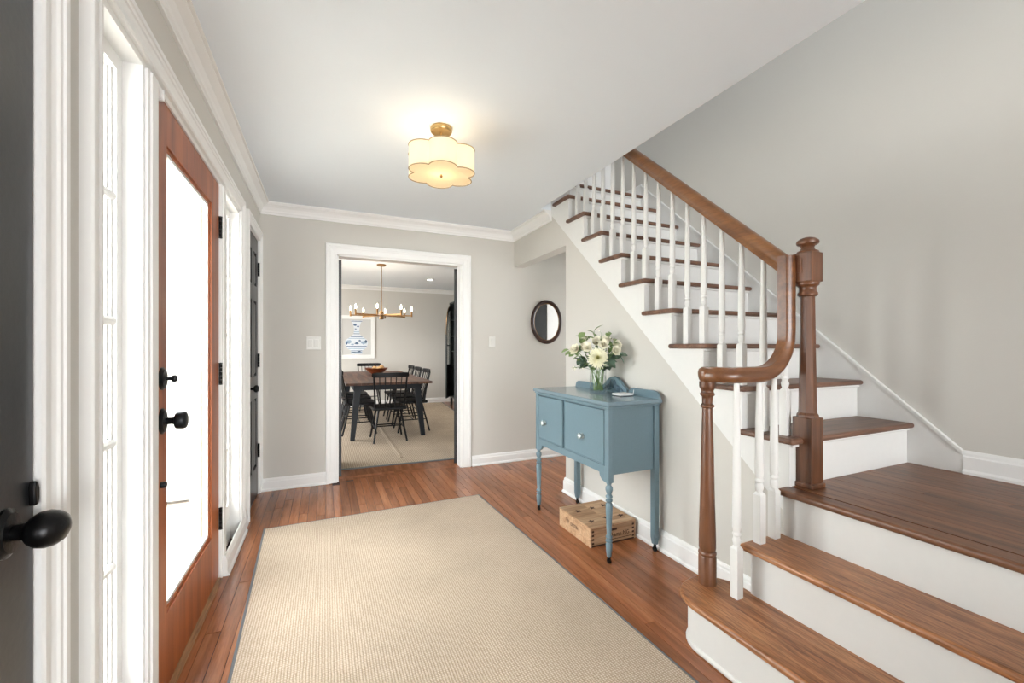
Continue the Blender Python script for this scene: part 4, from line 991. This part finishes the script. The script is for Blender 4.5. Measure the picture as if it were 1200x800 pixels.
# ------------------------------------------------------------------ spindle chairs (local +y is the way the sitter faces)
def make_chair():
    t = thing('spindle_chair', (0, 0, 0))
    H_, W_, D_ = 0.442, 0.43, 0.41
    seat = [(-W_/2*0.93, -D_/2), (W_/2*0.93, -D_/2), (W_/2, -D_/2+0.05), (W_/2*1.02, D_/2-0.07), (W_/2*0.9, D_/2), (0, D_/2+0.012), (-W_/2*0.9, D_/2), (-W_/2*1.02, D_/2-0.07), (-W_/2, -D_/2+0.05)]
    MB().prism(seat, 'z', H_-0.036, H_).build('seat', M['chair'], t, bevel=0.010, seg=2)
    feet = {}
    for sx in (-1, 1):
        for sy in (-1, 1):
            top = Vector((sx*0.135, sy*0.13, H_-0.03)); ft = Vector((sx*0.205, sy*0.215+(-0.015 if sy < 0 else 0), 0.0)); feet[sx, sy] = (top, ft)
            MB().tube([ft, ft.lerp(top, 0.35), ft.lerp(top, 0.75), top], 0.0125, 8).build('leg', M['chair'], t, smooth=True)
    def at(k, u): a, b = feet[k]; return b.lerp(a, u)
    for sx in (-1, 1):
        MB().tube([at((sx,-1), 0.42), at((sx,1), 0.42)], 0.008, 6).build('stretcher', M['chair'], t, smooth=True)
    MB().tube([(at((-1,-1), 0.42)+at((-1,1), 0.42))/2, (at((1,-1), 0.42)+at((1,1), 0.42))/2], 0.008, 6).build('stretcher', M['chair'], t, smooth=True)
    MB().tube([at((-1,-1), 0.55), at((1,-1), 0.55)], 0.008, 6).build('stretcher', M['chair'], t, smooth=True)
    def top(u): return Vector((u*0.205, -D_/2-0.030-0.030*(1-u*u), 0.845))
    def bot(u): return Vector((u*0.180, -D_/2+0.045-0.012*(1-u*u), H_-0.01))
    for i in range(7):
        u = -1+2*i/6; edge = i in (0, 6)
        MB().tube([bot(u), bot(u).lerp(top(u), 0.4)+Vector((0, 0.008, 0)), top(u)], 0.0125 if edge else 0.0068, 7, 0.011 if edge else 0.006).build('post' if edge else 'spindle', M['chair'], t, smooth=True)
    cr_ = [top(-1.10+2.2*i/12)+Vector((0, 0.004, 0.012)) for i in range(13)]
    prof = [(-0.010, -0.030), (0.010, -0.030), (0.013, 0.0), (0.009, 0.030), (-0.009, 0.030), (-0.013, 0.0)]
    MB().sweep(cr_, prof, [0.8]+[1]*11+[0.8]).build('crest_rail', M['chair'], t, smooth=True, angle=40)
    return t
ch = make_chair(); CG = 'chairs around the dining table'
spots = [(0.760, 5.740, 0, 'black spindle chair at the near end of the dining table'),
         (0.800, 8.640, PI, 'black spindle chair at the far end of the dining table'),
         (0.44, 6.34, -PI/2, 'black spindle chair at the left of the table, nearest the doorway'),
         (0.44, 6.94, -PI/2, 'black spindle chair in the middle of the left side of the table'),
         (0.44, 7.54, -PI/2, 'black spindle chair at the far end of the left side of the table'),
         (1.15, 6.26, PI/2, 'black spindle chair at the right of the table, nearest the doorway'),
         (1.15, 6.86, PI/2, 'black spindle chair second along the right side of the table'),
         (1.15, 7.46, PI/2, 'black spindle chair third along the right side of the table')]
for i, (x, y, a, lab) in enumerate(spots):
    o = ch if i == 0 else copy_tree(ch)
    o.location = (x, y, 0.0108); o.rotation_euler = (0, 0, a); tag(o, lab, 'chair', CG)

# bowl with wooden balls
bwl = thing('wooden_bowl', (0.775, 7.30, TZ), 0, 'wide reddish wooden bowl on the dining table', 'bowl')
MB().lathe([(0.001, 0.0), (0.07, 0.0), (0.075, 0.012), (0.12, 0.045), (0.185, 0.105), (0.190, 0.110), (0.182, 0.110), (0.115, 0.055), (0.06, 0.022), (0.001, 0.020)], (0,0,0), 32).build('bowl_body', M['bowl'], bwl, smooth=True, angle=50)
for i, (x, y, z, r, lab) in enumerate(((0.035, -0.03, 0.088, 0.045, 'pale wooden ball at the front of the bowl'), (0.085, 0.03, 0.112, 0.042, 'pale wooden ball on the right in the bowl'), (-0.02, 0.045, 0.095, 0.045, 'pale wooden ball at the back of the bowl'))):
    bt = thing('decor_ball', (0.775+x, 7.30+y, TZ+z), 0, lab, 'decor ball', 'balls in the wooden bowl')
    MB().ball((0,0,0), r, 16, 10).build('ball', M['fruit'], bt, smooth=True)
    ell_ring(MB(), [(0.001, 0.004), (0.001, -0.004), (-0.004, -0.004), (-0.004, 0.004)], r+0.001, r+0.001, 24).build('band', M['bowl'], bt)

# ------------------------------------------------------------------ chandelier
chd = thing('chandelier', (0.787, 6.70, DCZ), 0, 'brass chandelier with eight candle bulbs over the dining table', 'chandelier')
MB().lathe([(0.001, 0), (0.068, 0), (0.068, -0.014), (0.060, -0.022), (0.001, -0.023)], (0,0,0), 24).build('ceiling_plate', M['brass'], chd, smooth=True, angle=40)
MB().lathe([(0.0075, -0.02), (0.0075, -0.74)], (0,0,0), 10).build('rod', M['brass'], chd, smooth=True)
za = -0.778
MB().lathe([(0.010, za+0.075), (0.020, za+0.065), (0.034, za+0.058), (0.034, za+0.030), (0.026, za+0.026), (0.026, za-0.026), (0.036, za-0.030), (0.036, za-0.052), (0.020, za-0.060), (0.001, za-0.062)], (0,0,0), 20).build('hub', M['brass'], chd, smooth=True, angle=40)
for k in range(8):
    a = math.radians(10+45*k)-math.atan(219/494); d = Vector((math.cos(a), math.sin(a), 0)); s_ = Vector((-d.y, d.x, 0)); R_ = 0.455
    V = []
    for r_, wv_, h_ in ((0.02, 0.020, 0.011), (0.25, 0.014, 0.010), (R_, 0.008, 0.008)):
        for i, j in ((-1,-1), (1,-1), (1,1), (-1,1)): V.append(d*r_+s_*wv_*i+Vector((0, 0, za+h_*j)))
    F = [(0,1,2,3), (11,10,9,8)]
    for q_ in range(2): F += [(q_*4+i, q_*4+(i+1) % 4, q_*4+4+(i+1) % 4, q_*4+4+i) for i in range(4)]
    ar = MB().add(V, F).build('arm', M['brass'], chd)
    e_ = d*(R_-0.005)
    MB().lathe([(0.012, za-0.018), (0.0125, za-0.010), (0.0115, za+0.065), (0.010, za+0.070)], e_, 12).build('candle_sleeve', M['brass'], ar, smooth=True, angle=40)
    MB().lathe([(0.007, za+0.068), (0.010, za+0.080), (0.0125, za+0.095), (0.010, za+0.115), (0.005, za+0.132), (0.0005, za+0.142)], e_, 12).build('bulb', M['flame'], ar, smooth=True)
pl_ = bpy.data.lights.new('chandelier_light', 'POINT'); pl_.energy = 8; pl_.color = (1, 0.86, 0.68); pl_.shadow_soft_size = 0.35
po = bpy.data.objects.new('chandelier_light', pl_); C.objects.link(po); po.parent = chd; po.location = (0, 0, za+0.16)
# recessed downlights
for (x, y, lab) in ((1.80, 7.85, 'small round recessed ceiling light in the dining room'),):
    rc = thing('recessed_light', (x, y, DCZ), 0, lab, 'recessed light')
    MB().lathe([(0.045, 0), (0.075, 0), (0.078, -0.004), (0.070, -0.006), (0.050, -0.003)], (0,0,0), 28, cap=False).build('trim_ring', M['trim'], rc, smooth=True)
    MB().lathe([(0.001, -0.0015), (0.050, -0.0015), (0.050, -0.0045), (0.001, -0.005)], (0,0,0), 28).build('lens', M['led'], rc)
    l_ = bpy.data.lights.new('recessed_spot', 'SPOT'); l_.energy = 30; l_.spot_size = 2.2; l_.spot_blend = 0.8; l_.color = (1, 0.95, 0.88)
    lo = bpy.data.objects.new('recessed_spot', l_); C.objects.link(lo); lo.parent = rc; lo.location = (0, 0, -0.02)

# ------------------------------------------------------------------ framed vase print
pz0, pz1, px0, px1 = 0.985, 1.865, 0.235, 0.945
pf = thing('framed_print', ((px0+px1)/2, DY1, (pz0+pz1)/2), 0, 'white framed print of a blue and white vase on the dining room wall', 'picture')
hw_, hh_ = (px1-px0)/2, (pz1-pz0)/2; fw = 0.075
fm = MB(); fm.box(-hw_, -hw_+fw, -0.03, -0.001, -hh_, hh_); fm.box(hw_-fw, hw_, -0.03, -0.001, -hh_, hh_); fm.box(-hw_+fw, hw_-fw, -0.03, -0.001, hh_-fw, hh_); fm.box(-hw_+fw, hw_-fw, -0.03, -0.001, -hh_, -hh_+fw)
fm.build('frame', M['frame'], pf)
MB().box(-hw_+fw, hw_-fw, -0.016, -0.002, -hh_+fw, hh_-fw).build('backing_paper', M['mat'], pf)
vp = [(0.0, 0.34), (0.115, 0.34), (0.112, 0.325), (0.085, 0.30), (0.060, 0.22), (0.052, 0.12), (0.062, 0.06), (0.10, 0.02), (0.125, 0.00), (0.20, -0.055), (0.222, -0.12), (0.20, -0.20), (0.16, -0.245), (0.115, -0.27), (0.105, -0.29), (0.115, -0.33), (0.10, -0.345), (0.0, -0.345)]
def vr(z):
    for (r0, z0), (r1, z1) in zip(vp[1:-1], vp[2:]):
        if z1 <= z <= z0: return r0+(r1-r0)*(z0-z)/max(1e-6, z0-z1)
    return 0.05
sil = [(r, z) for r, z in vp]+[(-r, z) for r, z in vp[-2:0:-1]]
MB().prism(sil, 'y', -0.0172, -0.016).build('printed_vase', M['china'], pf)
def band(z0, z1, mat, k=1.0, n=6):
    zs_ = [z0+(z1-z0)*i/n for i in range(n+1)]
    p = [(vr(z)*k, z) for z in zs_]+[(-vr(z)*k, z) for z in zs_[::-1]]
    MB().prism(p, 'y', -0.0180, -0.0171).build('printed_band', M[mat], pf)
for z0, z1, m_ in ((0.318, 0.330, 'cobalt'), (0.10, 0.115, 'cobalt2'), (0.062, 0.074, 'cobalt'), (0.000, 0.014, 'cobalt'), (-0.034, -0.022, 'cobalt2'), (-0.205, -0.185, 'cobalt'), (-0.242, -0.228, 'cobalt2'), (-0.340, -0.300, 'cobalt2'), (-0.286, -0.274, 'cobalt')): band(z0, z1, m_, 0.97)
rq = random.Random(5)
def blob(cx_, cz_, a, b):
    p = [(cx_+a*(1+rq.uniform(-.35, .35))*math.cos(2*PI*i/12), cz_+b*(1+rq.uniform(-.35, .35))*math.sin(2*PI*i/12)) for i in range(12)]
    MB().prism(p, 'y', -0.0180, -0.0171).build('printed_motif', M[rq.choice(['cobalt', 'cobalt', 'cobalt2'])], pf)
for c_ in ((-0.15, -0.10, 0.045, 0.035), (0.13, -0.11, 0.06, 0.035), (0.0, -0.13, 0.035, 0.025), (0.18, -0.09, 0.025, 0.03), (-0.19, -0.13, 0.02, 0.03), (-0.08, -0.15, 0.03, 0.015), (0.06, -0.075, 0.025, 0.014), (-0.03, 0.25, 0.03, 0.022), (0.03, 0.215, 0.022, 0.016), (-0.02, 0.165, 0.018, 0.012), (0.05, -0.30, 0.03, 0.012), (-0.05, -0.31, 0.03, 0.012)): blob(*c_)

# ------------------------------------------------------------------ dark cabinet with an open arched glass door
cb = thing('display_cabinet', (2.62, 8.33, 0.0), 0, 'tall dark display cabinet with arched glass door standing ajar', 'cabinet')
cx0, cx1, cy0, cy1, ch_ = -0.20, 0.22, -0.42, 0.42, 2.16
cbx = MB(); cbx.box(cx0, cx1, cy0, cy0+0.03, 0.16, ch_); cbx.box(cx0, cx1, cy1-0.03, cy1, 0.16, ch_); cbx.box(cx1-0.02, cx1, cy0+0.03, cy1-0.03, 0.16, ch_); cbx.box(cx0, cx1-0.02, cy0+0.03, cy1-0.03, ch_-0.03, ch_); cbx.box(cx0, cx1-0.02, cy0+0.03, cy1-0.03, 0.16, 0.19)
cbx.build('carcass', M['cab'], cb)
for z in (0.80, 1.12, 1.44, 1.78): MB().box(cx0+0.03, cx1-0.02, cy0+0.03, cy1-0.03, z, z+0.02).build('shelf', M['cab'], cb)
for yy in (cy0+0.03, cy1-0.07):
    for xx in (cx0+0.01, cx1-0.05): MB().box(xx, xx+0.04, yy, yy+0.04, 0, 0.16).build('foot', M['cab'], cb)
def cab_door(name, M_, parent):
    """arched glazed door, hinge edge at local x=0, width 0.40"""
    W_, H0, H1 = 0.40, 0.0, 1.90; r = 0.36
    arch = [(0.04+0.32*u, z) for u, z in ()]
    out = [(0, H0), (W_, H0), (W_, 1.30)] + [(0.40-0.40*(1-math.cos(t)), 1.30+0.60*math.sin(t)) for t in [PI/2*i/10 for i in range(1, 11)]]
    inn = [(0.05, 0.68), (0.35, 0.68), (0.35, 1.28)] + [(0.35-0.30*(1-math.cos(t)), 1.28+0.53*math.sin(t)) for t in [PI/2*i/10 for i in range(1, 11)]]
    n = len(out); V = []; th_ = 0.024
    for y in (0, th_): V += [(x, y, z) for x, z in out]+[(x, y, z) for x, z in inn]
    F = []
    for i in range(n):
        j = (i+1) % n
        F += [(i, j, n+j, n+i), (2*n+i, 3*n+i, 3*n+j, 2*n+j), (i, 2*n+i, 2*n+j, j), (n+i, n+j, 3*n+j, 3*n+i)]
    d = MB().add(V, F).build(name, M['cab'], parent); d.matrix_local = M_
    MB().prism(inn, 'y', 0.009, 0.014).build('glass', M['glass'], d)
    MB().box(0.05, 0.35, 0.008, 0.016, 1.06, 1.085).build('glazing_bar', M['cab'], d)
    MB().box(0.03, 0.37, -0.004, 0.0, 0.06, 0.60).build('lower_panel', M['cab'], d)
    MB().tube([(x+0.002, 0.012, z) for x, z in out[2:]], 0.006, 6).build('brass_edge', M['brass'], d)
    return d
cab_door('cabinet_door', Matrix.Translation((cx0-0.002, cy1-0.02, 0.18)) @ Matrix.Rotation(math.radians(243), 4, 'Z'), cb)
cab_door('cabinet_door', Matrix.Translation((cx0-0.002, cy0, 0.18)) @ Matrix.Rotation(math.radians(90), 4, 'Z'), cb)

# ------------------------------------------------------------------ black doors folded back behind the dining doorway
for n, (hx_, ang, sgn, lab) in enumerate(((D0+0.004, 92, 1, 'black door leaf folded back left of the dining doorway'), (D1-0.004, 108, -1, 'black door leaf folded back right of the dining doorway'))):
    t = thing('door_%d' % (7+n), (hx_, DY0+0.004, 0.012), math.radians(ang) if sgn > 0 else PI-math.radians(ang), lab, 'door', None, 'structure')
    y_ = (0, -0.036) if sgn > 0 else (0.0, 0.036)
    ya, yb = min(y_), max(y_)
    MB().box(0, 0.09, ya, yb, 0, 2.02).box(0.48, 0.57, ya, yb, 0, 2.02).box(0.09, 0.48, ya, yb, 0, 0.2).box(0.09, 0.48, ya, yb, 0.85, 1.0).box(0.09, 0.48, ya, yb, 1.9, 2.02).build('frame', M['black'], t)
    MB().box(0.09, 0.48, ya+0.01, yb-0.01, 0.2, 0.85).build('panel', M['black'], t); MB().box(0.09, 0.48, ya+0.01, yb-0.01, 1.0, 1.9).build('panel', M['black'], t)
    for z in (0.2, 1.0, 1.8): MB().lathe([(0.007, z-0.045), (0.007, z+0.045)], (-0.004, 0, 0), 10).build('hinge', M['iron'], t)
